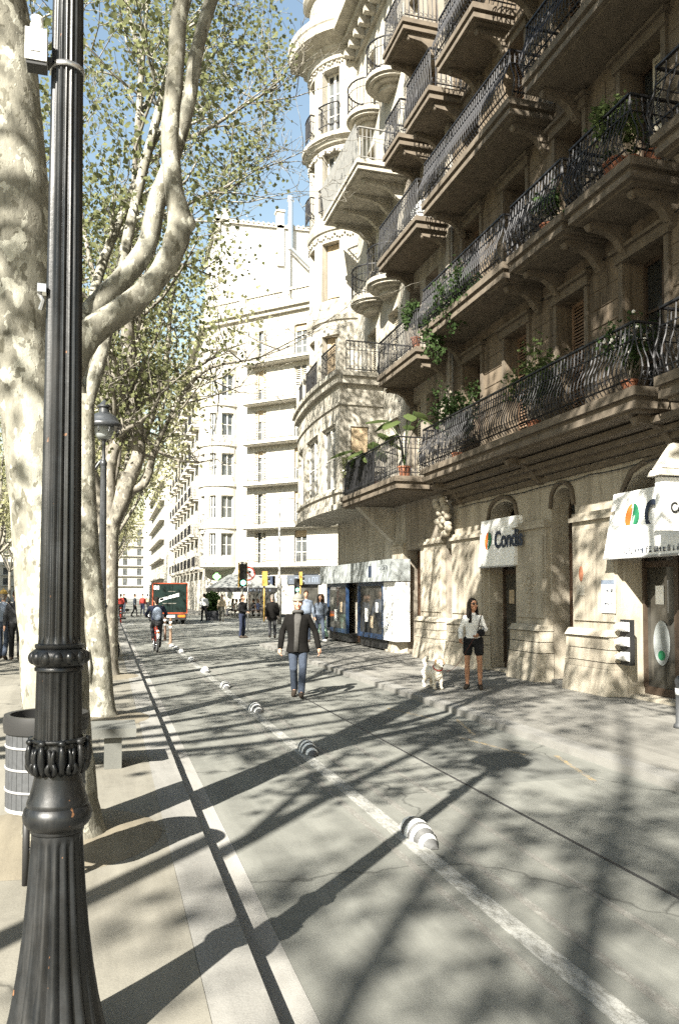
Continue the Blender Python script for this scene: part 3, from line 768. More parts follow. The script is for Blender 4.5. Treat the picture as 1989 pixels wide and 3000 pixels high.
lr = thing('leaflet_rack', 'black wall rack holding three white leaflet trays at the shop entrance', 'leaflet rack', (8.05, 11.18, 0.8))
b = MB(); b.box(8.02, 8.10, 10.98, 11.24, 0.62, 1.35); b.build('back_board', 'black_print', lr)
for z in (0.72, 0.96, 1.20):
    b = MB(); b.hexa([(7.90,11.0,z),(8.02,11.0,z-0.04),(8.02,11.22,z-0.04),(7.90,11.22,z),(7.88,11.0,z+0.05),(8.02,11.0,z+0.11),(8.02,11.22,z+0.11),(7.88,11.22,z+0.05)])
    b.build('leaflet_tray', 'white', lr)

# ------------------------------------------------------------------ building B and C with the round corner tower
B = thing('apartment_building', 'narrow grey rendered apartment house with straight iron balconies, joined to the sandstone one', 'apartment building', (8.15, 19.6, 0))
q = MB(); bo = [(18.9,19.75),(20.15,20.95)]
fb = [4.70, 8.02, 11.12, 13.9, 16.75]; tb = [7.1, 10.3, 13.3, 16.0, 18.8]
wall_grid(q, FA, 18.0, 21.3, 0.0, 20.9, 0.45, [(a,b_,f,t) for a,b_ in bo for f,t in zip(fb,tb)] + [(20.05,21.2,0.13,3.0),(18.06,18.42,0.13,2.9)])
q.build('wall', 'stone_b', B)
q = MB(); fbox(q, FA, 18.0, 21.3, 3.0, 3.2, 0, 20.9); fbox(q, FA, 18, 21.3, 0.45, 3.0, 4.3, 4.4); fbox(q, FA, 18, 21.3, 0.45, 3.2, 20.7, 20.9); q.build('inner_wall', 'stone_b', B)
q = MB(); fbox(q, FA, 17.9, 18.12, -0.14, -0.002, 4.75, 20.4); q.build('quoin_pilaster', 'stone_b', B)
q = MB(); fbox(q, FA, 18.0, 21.28, -0.45, -0.002, 20.3, 20.9); q.build('roof_cornice', 'mould', B)
for (a, b_) in ((18.48,20.0),(21.22,22.2)): pier(B, FA, a, b_)
door_leaf(B, FA, 20.07, 21.18, 0.14, 2.95, 0.3, 'wood'); door_leaf(B, FA, 18.08, 18.40, 0.14, 2.85, 0.12, 'shutter')
for i, (a, b_) in enumerate(bo):
    for r, (f, t) in enumerate(zip(fb, tb)):
        mid = (a+b_)/2
        sh = dict(leaves=[(a+0.02,mid,0.22)] + ([(mid,b_-0.02,0.22)] if (i+r) % 2 else []), mat='shutter' if r % 2 else 'shutter_pale')
        window(B, FA, a, b_, f, t, 0.42, 'frame_dark', 'glass', sh, 2)
balcony(B, FA, 18.3, 23.12, 1.42, 4.33, 0.34, 0.0, 0.12, 0.98, None, 'mould')
for (z, L) in ((7.5, ((17.98,20.95),)), (10.75, ((17.95,20.9),)), (13.5, ((17.1,18.75),(19.13,20.4))), (16.4, ((18.82,20.4),))):
    for a, b_ in L: balcony(B, FA, a, b_, 1.0, z, 0.32, 0.05, 0.115, 0.95, [a+0.2, b_-0.2])
sc_ = MB(); sc_.box(6.82, 6.84, 20.2, 23.0, 4.72, 5.62); sc_.build('balcony_screen', 'iron', B)

Cc = thing('corner_building', 'cream corner house with a round tower and a glazed bay over the blue framed shop', 'corner building', (8.6, 26.0, 0))
q = MB(); co_ = [(21.9,22.75),(23.9,24.8)]
fc = [4.7, 8.0, 11.2, 14.2, 17.4]; tcx = [7.0, 10.3, 13.4, 16.4, 19.6]
wall_grid(q, FA, 21.3, 27.0, 0.0, 22.5, 0.45, [(a,b_,f,t) for a,b_ in co_ for f,t in zip(fc,tcx)])
q.build('wall', 'stone_c', Cc)
q = MB(); q.prism([(8.2,27.0),(8.2,28.5),(20.5,41.0),(20.8,40.6),(8.9,27.0)], 0.0, 22.5); q.box(11, 11.2, 21.3, 28.5, 0, 22.5); q.box(8.6, 11, 21.3, 28, 22.3, 22.5); q.build('chamfer_wall', 'stone_c', Cc)
for i, (a, b_) in enumerate(co_):
    for r, (f, t) in enumerate(zip(fc, tcx)):
        mid = (a+b_)/2
        window(Cc, FA, a, b_, f, t, 0.42, 'frame_dark', 'glass', dict(leaves=[(a+0.02,mid,0.18),(mid,b_-0.02,0.18)], mat='shutter_pale') if (i+r) % 3 else None, 2)
FT = Round((8.6, 27.5), 1.7)
tw = MB(); dg = math.radians
tz = [(8.75,10.75),(12.0,14.05),(15.0,17.3),(18.0,20.25)]
tws = [(dg(37),dg(62)),(dg(77),dg(98)),(dg(112),dg(135))]
wall_grid(tw, FT, dg(8), dg(175), 7.8, 26.0, 0.35, [(a,b_,f,t) for a,b_ in tws for f,t in tz], dg(4))
auto_smooth(tw.build('round_tower', 'stone_c', Cc), 0.4)
q = MB(); q.lathe([(1.2,7.8),(1.2,26)], 24, (8.6,27.5)); q.build('tower_core', 'stone_b', Cc)
for (a, b_) in tws:
    for r, (f, t) in enumerate(tz):
        n = 4; fr = MB()
        # curved opening: frame in straight chords
        pa = FT.p(a, 0.25, 0); pb = FT.p(b_, 0.25, 0); L = math.hypot(pb[0]-pa[0], pb[1]-pa[1])
        U = ((pb[0]-pa[0])/L, (pb[1]-pa[1])/L); N = (-U[1], U[0])
        mx = (pa[0]+pb[0])/2; my = (pa[1]+pb[1])/2
        if (8.6-mx)*N[0]+(27.5-my)*N[1] < 0: N = (-N[0], -N[1])
        W = Plane(pa[:2], U, N)
        window(Cc, W, 0.0, L, f, t, 0.15, 'frame_white' if r > 1 else 'shutter_pale', 'glass_far', None, 2 if r > 1 else 1, blind=0.92 if r < 2 else 0.0)
# tower string courses, garlands and the great cornice
def ring(prof, name, n=44): 
    q = MB(); q.lathe(prof, n, (8.6,27.5), None, PI-0.35, PI+PI*0.62); o = auto_smooth(q.build(name, 'stone_c', Cc), 0.5); return o
ring([(1.69,17.45),(1.80,17.5),(1.86,17.6),(1.98,17.66),(1.98,17.8),(1.88,17.84),(1.69,17.86)], 'string_course')
ring([(1.69,14.4),(1.76,14.45),(1.80,14.6),(1.69,14.66)], 'string_course')
ring([(1.69,11.2),(1.76,11.25),(1.80,11.4),(1.69,11.46)], 'string_course')
ring([(1.69,20.45),(1.78,20.5),(1.80,20.75),(1.92,20.82),(1.95,20.95),(2.10,21.02),(2.42,21.1),(2.46,21.35),(2.50,21.4),(2.50,21.62),(2.3,21.7),(1.69,21.8)], 'tower_cornice')
ring([(1.69,23.2),(1.85,23.25),(1.95,23.4),(1.95,23.6),(1.69,23.7)], 'string_course')
for zb in (17.22, 14.2, 20.42):
    for k in range(12):
        a = dg(18+k*12.5); gl = MB()
        for j in range(5):
            t = j/4; aa = a+dg(12.5)*t; gl.ball(FT.p(aa, -0.03, zb+0.10-0.12*math.sin(PI*t)+(0 if zb < 20 else -0.02)), 0.045, 6, 4)
        gl.build('garland', 'stone_c', Cc, True)
for r, (f, t) in enumerate(tz):
    if r in (2, 3):
        for (a, b_) in tws[:2]:
            q = MB(); pts = [FT.p(a+(b_-a)*k/6, -0.16, 0)[:2] for k in range(7)]
            pts = [FT.p(a,0.0,0)[:2]] + pts + [FT.p(b_,0.0,0)[:2]]
            rail(q, pts, f+0.05, 0.85, 0.10, 0.0, False, 0.014); q.build('window_railing', 'iron', Cc)
# straight cornice along the cream wall
q = MB()
for (z0, z1, pr) in ((20.3,20.6,0.12),(20.6,20.8,0.3),(20.8,21.05,0.55),(21.05,21.4,0.95),(21.4,21.7,0.75)): fbox(q, FA, 21.0, 26.6, -pr, -0.002, z0, z1)
q.build('roof_cornice', 'stone_c', Cc)
for k in range(9): q = MB(); fbox(q, FA, 21.3+k*0.55, 21.48+k*0.55, -0.5, -0.13, 20.36, 20.59); q.build('cornice_modillion', 'stone_c', Cc)
balcony(Cc, FA, 21.0, 24.75, 1.55, 13.75, 0.30, 0.0, 0.12, 0.95, [21.5,22.4,23.4,24.4], 'stone_c', 'iron_grey', False)
q = MB()
pf = 0.12
q.hexa([(6.66,21.05,14.05),(6.68,21.05,14.05),(6.68,24.7,14.05),(6.66,24.7,14.05),(6.54,20.98,15.0),(6.56,20.98,15.0),(6.56,24.77,15.0),(6.54,24.77,15.0)])
q.build('balcony_screen', 'iron_grey', Cc)
def round_balcony(root, F, u, R, z, mt, rm):
    q = MB(); n = 14
    def disc(r, z0, z1):
        b = len(q.v)
        for zz in (z0, z1):
            for k in range(n+1):
                a = PI*k/n; q.v.append(F.p(u-r*math.cos(a), -0.003-r*math.sin(a), zz))
        for k in range(n): q.f.append((b+k, b+k+1, b+n+2+k, b+n+1+k))
        q.f.append(tuple(b+k for k in range(n+1))); q.f.append(tuple(b+n+1+k for k in reversed(range(n+1))))
    disc(R, z+0.14, z+0.26); disc(R-0.08, z+0.06, z+0.139); disc(R-0.22, z, z+0.059); disc(R*0.5, z-0.15, z-0.001)
    o = q.build('balcony', mt, root)
    rb = MB(); pts = [F.p(u-(R-0.05)*math.cos(PI*k/10), -(R-0.05)*math.sin(PI*k/10)-0.01, 0)[:2] for k in range(11)]
    rail(rb, pts, z+0.26, 0.95, 0.11, 0.0, False, 0.013); rb.build('railing', rm, o)
for (u, z) in ((22.35,17.1),(24.35,17.1),(22.3,10.85),(23.9,10.85)): round_balcony(Cc, FA, u, 0.82, z, 'stone_c', 'iron')
# glazed bay (tribune) on the first floor
class Bow:
    def x(s, u): return 6.62+0.02*(u-2.5)**2
    def p(s, u, w, z):
        k = 0.04*(u-2.5); n = math.hypot(1, k); return (s.x(u)+w/n, 23.2+u-w*k/n, z)
FB = Bow(); FN = Plane((6.745, 23.2), (1, 0), (0, 1)); FE = Plane((6.97, 29.6), (1, 0), (0, -1))
def bowbox(mb, u0, u1, w0, w1, z0, z1):
    n = max(1, int((u1-u0)/0.3))
    for k in range(n): fbox(mb, FB, u0+(u1-u0)*k/n, u0+(u1-u0)*(k+1)/n, w0, w1, z0, z1)
q = MB()
bw = [(0.4,1.75),(2.2,4.0),(4.7,6.0)]
wall_grid(q, FB, 0.0, 6.4, 4.33, 8.55, 0.22, [(a,b_,5.0,7.05) for a,b_ in bw], 0.25)
wall_grid(q, FN, 0.23, 1.39, 4.33, 8.55, 0.22, [(0.34,0.92,5.0,6.9)])
wall_grid(q, FE, 0.22, 1.2, 4.33, 8.55, 0.22, [])
q.prism([(8.14,23.43)]+[FB.p(0.3+5.9*k/12,0.21,0)[:2] for k in range(13)]+[(8.14,29.37)], 4.34, 4.45); q.prism([(8.14,23.43)]+[FB.p(0.3+5.9*k/12,0.21,0)[:2] for k in range(13)]+[(8.14,29.37)], 8.3, 8.5)
q.build('bay', 'stone_c', Cc)
for a, b_ in bw:
    pa = FB.p(a, 0.05, 0); pb = FB.p(b_, 0.05, 0); L = math.hypot(pb[0]-pa[0], pb[1]-pa[1]); U = ((pb[0]-pa[0])/L, (pb[1]-pa[1])/L)
    window(Cc, Plane(pa[:2], U, (U[1], -U[0])), 0, L, 5.0, 7.05, 0.16, 'frame_white', 'glass_far', None, 1, name='bay_window')
window(Cc, FN, 0.34, 0.92, 5.0, 6.9, 0.20, 'frame_white', 'glass_far', None, 1, blind=0.42, name='bay_window', cols=1)
for (z0, z1, pr) in ((7.55,7.62,0.05),(8.2,8.58,0.14),(4.33,4.5,0.10),(4.85,4.93,0.06)):
    q = MB(); bowbox(q, -pr, 6.4+pr, -pr, -0.002, z0, z1); fbox(q, FN, 0.03, 1.39, -pr, -0.002, z0+0.001, z1-0.001)
    if z0 == 8.2: bowbox(q, -0.2, 6.6, -0.22, -0.141, 8.42, 8.56); fbox(q, FN, 0.03, 1.39, -0.22, -0.141, 8.421, 8.559)
    q.build('bay_moulding', 'stone_c', Cc)
for u in (0.1, 1.98, 4.35, 6.3): q = MB(); fbox(q, FB, u-0.12, u+0.12, -0.06, 0.18, 8.58, 9.62); q.build('terrace_post', 'stone_c', Cc)
q = MB(); fbox(q, FN, 1.26, 1.39, -0.04, 0.16, 8.58, 9.6); q.build('terrace_post', 'stone_c', Cc)
q = MB(); rail(q, [FB.p(0.22,0.03,0)[:2], FB.p(1.86,0.03,0)[:2]], 8.58, 0.98, 0.13, 0, True, 0.02); rail(q, [FB.p(2.1,0.03,0)[:2], FB.p(4.2,0.03,0)[:2]], 8.58, 0.98, 0.13, 0, True, 0.02); rail(q, [FB.p(4.47,0.03,0)[:2], FB.p(6.2,0.03,0)[:2]], 8.58, 0.98, 0.13, 0, True, 0.02)
rail(q, [FN.p(0.2,0.03,0)[:2], FN.p(1.26,0.03,0)[:2]], 8.58, 0.98, 0.13, 0, True, 0.02)
q.build('terrace_railing', 'iron', Cc)
AC = thing('air_conditioner', 'white air conditioner standing on the upper balcony of the narrow grey house', 'air conditioner', (7.6, 18.5, 11.08))
q = MB(); q.box(7.42,7.78,18.25,18.95,11.10,11.66); q.build('case', 'white', AC); q = MB(); q.torus((7.415,18.62,11.38),(1,0,0),.2,.012,20,5); q.torus((7.415,18.62,11.38),(1,0,0),.1,.01,16,5); q.build('fan_guard', 'grey_plastic', AC)
# raking bracket below the bay
q = MB(); q.hexa([(8.14,22.2,3.3),(8.14,22.5,3.3),(8.10,22.5,3.3),(8.10,22.2,3.3),(8.14,22.2,4.32),(8.14,22.5,4.32),(7.0,22.5,4.32),(7.0,22.2,4.32)]); q.build('bay_bracket', 'stone_c', Cc)

# shop with blue vitrines
kx = 7.7; FK = Plane((kx, 0), (0, 1), (1, 0))
K = thing('shopfront_kiosk', 'shop with blue framed display windows under a weathered grey fascia board', 'shopfront', (kx, 24.8, 0.13))
q = MB(); fbox(q, FK, 20.95, 28.75, -0.12, 0.44, 2.12, 2.74); q.build('fascia_board', 'fascia', K)
q = MB(); fbox(q, FK, 25.72, 28.2, 0.10, 0.44, 0.131, 0.42); fbox(q, FK, 21.9, 24.48, 0.10, 0.44, 0.131, 0.42); q.build('base', 'black_print', K)
for (a, b_) in ((22.05,24.45),(25.75,28.2)):
    f = MB()
    for (u0, u1, z0, z1) in ((a,a+0.07,0.42,2.12),(b_-0.10,b_,0.42,2.12),(a+0.07,b_-0.10,0.42,0.56),(a+0.07,b_-0.10,2.0,2.12)): fbox(f, FK, u0, u1, 0.0, 0.10, z0, z1)
    fbox(f, FK, b_-0.001+0.001, b_+0.05, 0.0, 0.44, 0.42, 2.12)
    o = f.build('display_window', 'blue_frame', K)
    p = MB(); fbox(p, FK, a+0.07, b_-0.10, 0.05, 0.06, 0.56, 2.0); p.build('pane', 'glass_shop', o)
q = MB(); fbox(q, FK, 20.98, 22.03, 0.02, 0.44, 0.42, 2.10); o = q.build('white_panel', 'white', K)
s = MB(); r3 = random.Random(9)
for k in range(13): scribble(s, FK, 21.22, 21.3, 1.9-k*0.11, 0.07, 0.017, r3); 
for k in range(9): scribble(s, FK, 21.60, 21.7, 1.6-k*0.11, 0.07, 0.017, r3)
s.build('small_lettering', 'black_print', o)
s = MB(); fbox(s, FK, 22.7, 23.0, -0.125, -0.121, 2.25, 2.6); scribble(s, FK, 21.3, 22.0, 2.45, 0.12, -0.121, r3); s.build('fascia_print', 'navy_print', K)
door_leaf(K, FK, 24.52, 25.70, 0.14, 2.1, 0.38, 'wood')
for (u, z, s_, m_) in ((23.7,1.1,0.30,'white'),(23.2,0.9,0.26,'beige'),(22.7,1.35,0.22,'white'),(27.2,1.0,0.3,'white'),(26.5,1.3,0.25,'beige'),(27.6,1.5,0.2,'greyknit')):
    q = MB(); fbox(q, FK, u-s_/2, u+s_/2, 0.044, 0.048, z-s_*0.7, z+s_*0.7); q.build('window_poster', m_, K)

# ------------------------------------------------------------------ D: bright house across the junction
r2 = 1/math.sqrt(2)
FD = Plane((8.15, 69.7), (r2, -r2), (r2, r2)); FDS = Plane((8.15, 69.7), (0, 1), (1, 0))
D = thing('apartment_building', 'sunlit pale apartment house across the junction with a rounded corner bay and roof balustrade', 'apartment building', (8.15, 69.7, 0))
fl = [4.15, 7.35, 10.95, 14.4, 17.8, 21.15]
dw = [(5.05,6.25),(9.0,10.2),(13.2,14.4),(17.4,18.6),(21.6,22.8)]
q = MB()
wall_grid(q, FD, 0.0, 26.0, 0.0, 25.4, 0.4, [(a,b_,f+0.1,f+2.75) for a,b_ in dw for f in fl] + [(4.4,7.2,0.13,3.2),(9.0,11.3,0.13,3.3),(13,16,0.13,3.2),(18,21,0.13,3.2)])
dsw = [(3.0+4.0*k, 4.1+4.0*k) for k in range(12)]
wall_grid(q, FDS, 0.0, 52.0, 0.0, 25.4, 0.4, [(a,b_,f+0.1,f+2.6) for a,b_ in dsw for f in fl])
q.build('wall', 'stone_d', D)
q = MB(); q.prism([(8.9,70.2),(26.2,52.6),(40,60),(40,121),(8.9,121)], 0.0, 0.05); q.prism([(8.9,70.4),(26.2,53.0),(40,60),(40,121),(8.9,121)], 25.2, 25.4); q.prism([(10.5,71.2),(26.6,54.8),(40,60),(40,121),(10.5,121)], 0.05, 25.2); q.build('inner_wall', 'stone_b', D)
for a, b_ in dw[:4]:
    for i, f in enumerate(fl): window(D, FD, a+0.0, b_, f+0.1, f+2.75, 0.34, 'frame_white', 'glass_far', dict(leaves=[(a+0.02,a+0.35,0.05),(b_-0.35,b_-0.02,0.05)], mat='shutter_pale', pitch=0.14) if (a < 8) else (dict(leaves=[(a+0.02,(a+b_)/2,0.05),((a+b_)/2,b_-0.02,0.05)], mat='shutter_pale', pitch=0.16) if i == 4 else None), 2, blind=(0, 0.35, 0, 0.6, 0.2)[(i*2+int(a)) % 5])
for a, b_ in dsw:
    for f in fl: window(D, FDS, a, b_, f+0.1, f+2.6, 0.3, 'frame_white', 'glass_far', None, 1, blind=(0, 0.4, 0.8, 0)[int(a+f*3) % 4])
for i, f in enumerate(fl):
    q = MB(); fbox(q, FD, 4.3, 25.0, -0.85, -0.002, f-0.22, f); fbox(q, FD, 4.4, 24.9, -0.75, -0.002, f-0.3, f-0.22); o = q.build('balcony', 'stone_d', D)
    rb = MB(); u = 4.4
    rail(rb, [FD.p(4.4,-0.02,0)[:2], FD.p(4.4,-0.8,0)[:2], FD.p(17,-0.8,0)[:2]], f, 0.95, 0.22, 0, False, 0.02); rb.build('railing', 'iron_grey', o)
    for a, b_ in dsw[:8]:
        if i == 0 or (a > 6):
            q = MB(); fbox(q, FDS, a-0.7, b_+0.7, -0.8, -0.002, f-0.25, f); fbox(q, FDS, a-0.6, b_+0.6, -0.5, -0.002, f-0.42, f-0.25); o = q.build('balcony', 'stone_d', D)
            rb = MB(); rail(rb, [FDS.p(a-0.65,-0.05,0)[:2], FDS.p(a-0.65,-0.75,0)[:2], FDS.p(b_+0.65,-0.75,0)[:2], FDS.p(b_+0.65,-0.05,0)[:2]], f, 0.9, 0.25, 0, False, 0.02); rb.build('railing', 'iron', o)
q = MB(); fbox(q, FD, -0.3, 26.0, -0.55, -0.002, 25.4, 25.75); fbox(q, FD, -0.1, 26.0, -0.3, -0.002, 25.05, 25.4); fbox(q, FDS, 0.4, 52.0, -0.55, -0.002, 25.4, 25.75); q.build('roof_cornice', 'stone_d', D)
q = MB(); fbox(q, FD, 0, 26, -0.35, -0.05, 26.75, 26.95); fbox(q, FD, 0, 26, -0.35, -0.05, 25.75, 25.95)
for k in range(80): q.lathe([(0.06,25.95),(0.11,26.15),(0.06,26.5),(0.09,26.75)], 6, FD.p(0.6+k*0.31,-0.2,0)[:2])
for u in (0.2, 4.0, 8.4, 12.8, 17.2): fbox(q, FD, u-0.3, u+0.3, -0.42, 0.02, 25.751, 27.05)
q.build('roof_balustrade', 'stone_d', D)
# rounded corner bay
FR = Round((9.35, 69.0), 1.85); q = MB()
rws = [(dg(22),dg(40)),(dg(-26),dg(8)),(dg(58),dg(80))]
wall_grid(q, FR, dg(-60), dg(110), 4.0, 22.5, 0.25, [(a,b_,f+0.75,f+2.7) for a,b_ in rws for f in fl[:5]], dg(6))
q.lathe([(0.1,3.6),(1.5,3.9),(1.9,4.0)], 24, (9.35,69.0)); q.lathe([(1.85,22.4),(2.0,22.5),(2.0,22.8),(0.1,23.2)], 24, (9.35,69.0))
for f in fl[1:5]: q.lathe([(1.84,f-0.15),(1.97,f-0.1),(1.97,f+0.15),(1.84,f+0.2)], 28, (9.35,69.0))
q.build('corner_bay', 'stone_d', D)
for a, b_ in rws:
    for f in fl[:5]:
        pa = FR.p(a, 0.15, 0); pb = FR.p(b_, 0.15, 0); L = math.hypot(pb[0]-pa[0], pb[1]-pa[1]); U = ((pb[0]-pa[0])/L, (pb[1]-pa[1])/L); N = (U[1], -U[0])
        if (9.35-pa[0])*N[0]+(69.0-pa[1])*N[1] < 0: N = (-N[0], -N[1])
        window(D, Plane(pa[:2], U, N), 0, L, f+0.75, f+2.7, 0.12, 'frame_white', 'glass_far', None, 1)
# ground floor shops of D
for (a, b_) in ((4.4,7.2),(9.0,11.3),(13,16)):
    q = MB(); fbox(q, FD, a, b_, 0.2, 0.28, 0.13, 0.5); fbox(q, FD, a, a+0.1, 0.2, 0.28, 0.5, 3.2); fbox(q, FD, b_-0.1, b_, 0.2, 0.28, 0.5, 3.2); fbox(q, FD, a+0.1, b_-0.1, 0.2, 0.28, 2.5, 2.62); o = q.build('shopfront', 'frame_dark', D)
    p = MB(); fbox(p, FD, a+0.1, b_-0.1, 0.24, 0.25, 0.5, 3.2); p.build('pane', 'glass_shop', o)
q = MB(); fbox(q, FD, 12.2, 17, -0.35, -0.002, 3.35, 3.8); q.build('shop_fascia', 'white', D)
# gable wall of the taller house behind
G = thing('gable_building', 'plain white gable wall of the taller house rising behind the roof balustrade', 'house', (14, 78, 0))
q = MB(); q.hexa([(9.3,76,20),(30,76,20),(30,86,20),(9.3,86,20),(9.9,76,37.6),(30,76,38.1),(30,86,38.1),(9.9,86,37.6)]); q.build('gable_wall', 'white_wall', G)
q = MB(); q.hexa([(9.6,75.8,37.62),(30,75.8,38.12),(30,86.2,38.12),(9.6,86.2,37.62),(9.6,75.8,37.95),(30,75.8,38.45),(30,86.2,38.45),(9.6,86.2,37.95)])
for k in range(40): q.tube([(10.2+k*0.5,75.7,37.95+k*0.012),(10.2+k*0.5,76.3,38.05+k*0.012)], 0.12, 6)
q.build('coping', 'terracotta' if False else 'stone_d', G)
q = MB(); q.box(15.6,16.3,75.8,76.6,34,39.4); q.box(15.5,16.4,75.7,76.7,39.4,39.6); q.build('chimney', 'stone_d', G)
q = MB(); q.tube([(16.8,75.7,30.5),(16.8,75.7,35.4)], 0.10, 8); q.tube([(18.9,75.6,34.0),(16.9,75.6,35.7),(16.9,75.6,40.6)], 0.27, 10); q.tube([(16.9,75.6,40.5),(16.9,75.6,40.9)], 0.36, 10); q.build('flue_pipe', 'chrome', G)
q = MB(); q.box(10.2,10.9,75.8,76.5,37.5,39.0); q.box(9.5,10.0,75.8,76.5,36,38.7); q.build('chimney', 'stone_d', G)
# farther houses along the street
def far_house(label, F, L, H, wall, nfl, first, cols, cw, ww, loc, balc=False):
    o = thing('apartment_building', label, 'apartment building', loc)
    fz = [first+(H-first-1.0)*k/nfl for k in range(nfl)]
    opn = [(c0,c0+ww,f+0.3,f+(H-first-1)/nfl*0.75) for c0 in [cw*0.5+cw*k for k in range(cols)] for f in fz]
    q = MB(); wall_grid(q, F, 0, L, 0, H, 0.3, opn); fbox(q, F, 0, L, 0.8, 10, 0, H-0.3); fbox(q, F, -0.2, L+0.2, -0.4, 0.8, H, H+0.5); q.build('wall', wall, o)
    for a, b_, c_, d_ in opn:
        g_ = MB(); fbox(g_, F, a, b_, 0.18, 0.24, c_, d_); g_.build('window', 'glass_far', o)
    if balc:
        for f in fz:
            q = MB(); fbox(q, F, cw*0.4, L-cw*0.3, -0.7, -0.002, f+0.0, f+0.22); q.build('balcony', wall, o)
    return o
far_house('white apartment block with square windows closing the far end of the street', Plane((8.15,196),(r2,-r2),(r2,r2)), 19, 26, 'white_wall', 7, 4.2, 4, 4.4, 1.9, (8.15,196,0))
far_house('pale apartment house far down the street beyond the bright corner house', Plane((8.15,122.3),(0,1),(1,0)), 40, 23, 'stone_d', 6, 4.0, 9, 4.2, 1.2, (8.15,122.3,0), True)
far_house('pale house closing the promenade at the far end behind the last trees', Plane((-33,262),(1,0),(0,1)), 50, 24, 'stone_d', 6, 4.0, 11, 4.4, 1.4, (-12,262,0), True)
far_house('long shaded apartment row on the far side of the promenade behind the trees', Plane((-34,12),(0,1),(-1,0)), 112, 23, 'stone_d', 6, 4.2, 25, 4.4, 1.3, (-34,12,0), True)
far_house('second apartment row on the far side of the promenade, deeper in the distance', Plane((-34,140),(0,1),(-1,0)), 110, 24, 'stone_c', 6, 4.2, 22, 4.8, 1.3, (-34,140,0), True)

# ------------------------------------------------------------------ trees
def leaf_mesh(name, centers, size, mtl, parent, seed, jitter=0.5, fold=0.25, kind='stuff', flat=0.35):
    """one small folded leaf per point: two triangles, random attitude"""
    rg = np.random.default_rng(seed); n = len(centers)
    c = np.asarray(centers, dtype=np.float64)
    d = rg.normal(size=(n,3)); d[:,2] = d[:,2]*0.6-0.35; d /= np.linalg.norm(d, axis=1)[:,None]
    r = rg.normal(size=(n,3)); x = np.cross(d, r); x /= np.linalg.norm(x, axis=1)[:,None]; nn = np.cross(d, x)
    s = size*(1-jitter/2+jitter*rg.random(n))[:,None]
    base = c; tip = c+d*s; a = c+d*s*0.45+x*s*0.52+nn*s*fold*0.5; b = c+d*s*0.45-x*s*0.52+nn*s*fold*0.5
    V = np.stack([base, a, tip, b], 1).reshape(-1,3)
    off = OFF.get(parent.name, (0,0,0)) if parent is not None else (0,0,0)
    V = V - np.array(off)
    me = bpy.data.meshes.new(name); me.vertices.add(4*n); me.vertices.foreach_set('co', V.ravel())
    idx = np.arange(n)[:,None]*4
    F = np.concatenate([idx+0, idx+1, idx+2, idx+0, idx+2, idx+3], 1).ravel()
    me.loops.add(6*n); me.loops.foreach_set('vertex_index', F.astype(np.int32))
    me.polygons.add(2*n); me.polygons.foreach_set('loop_start', np.arange(0,6*n,3,dtype=np.int32)); me.polygons.foreach_set('loop_total', np.full(2*n,3,dtype=np.int32))
    me.materials.append(M[mtl]); me.update(); me.validate()
    o = bpy.data.objects.new(name, me); C.objects.link(o)
    if parent is not None: o.parent = parent
    if kind: o['kind'] = kind
    return o
def spline(P, k=4):
    P = [Vector(p) for p in P]; out = []
    for i in range(len(P)-1):
        p0 = P[max(i-1,0)]; p1 = P[i]; p2 = P[i+1]; p3 = P[min(i+2,len(P)-1)]
        for j in range(k):
            t = j/k
            out.append(0.5*((2*p1)+(p2-p0)*t+(2*p0-5*p1+4*p2-p3)*t*t+(3*p1-p0-3*p2+p3)*t**3))
    out.append(P[-1]); return out
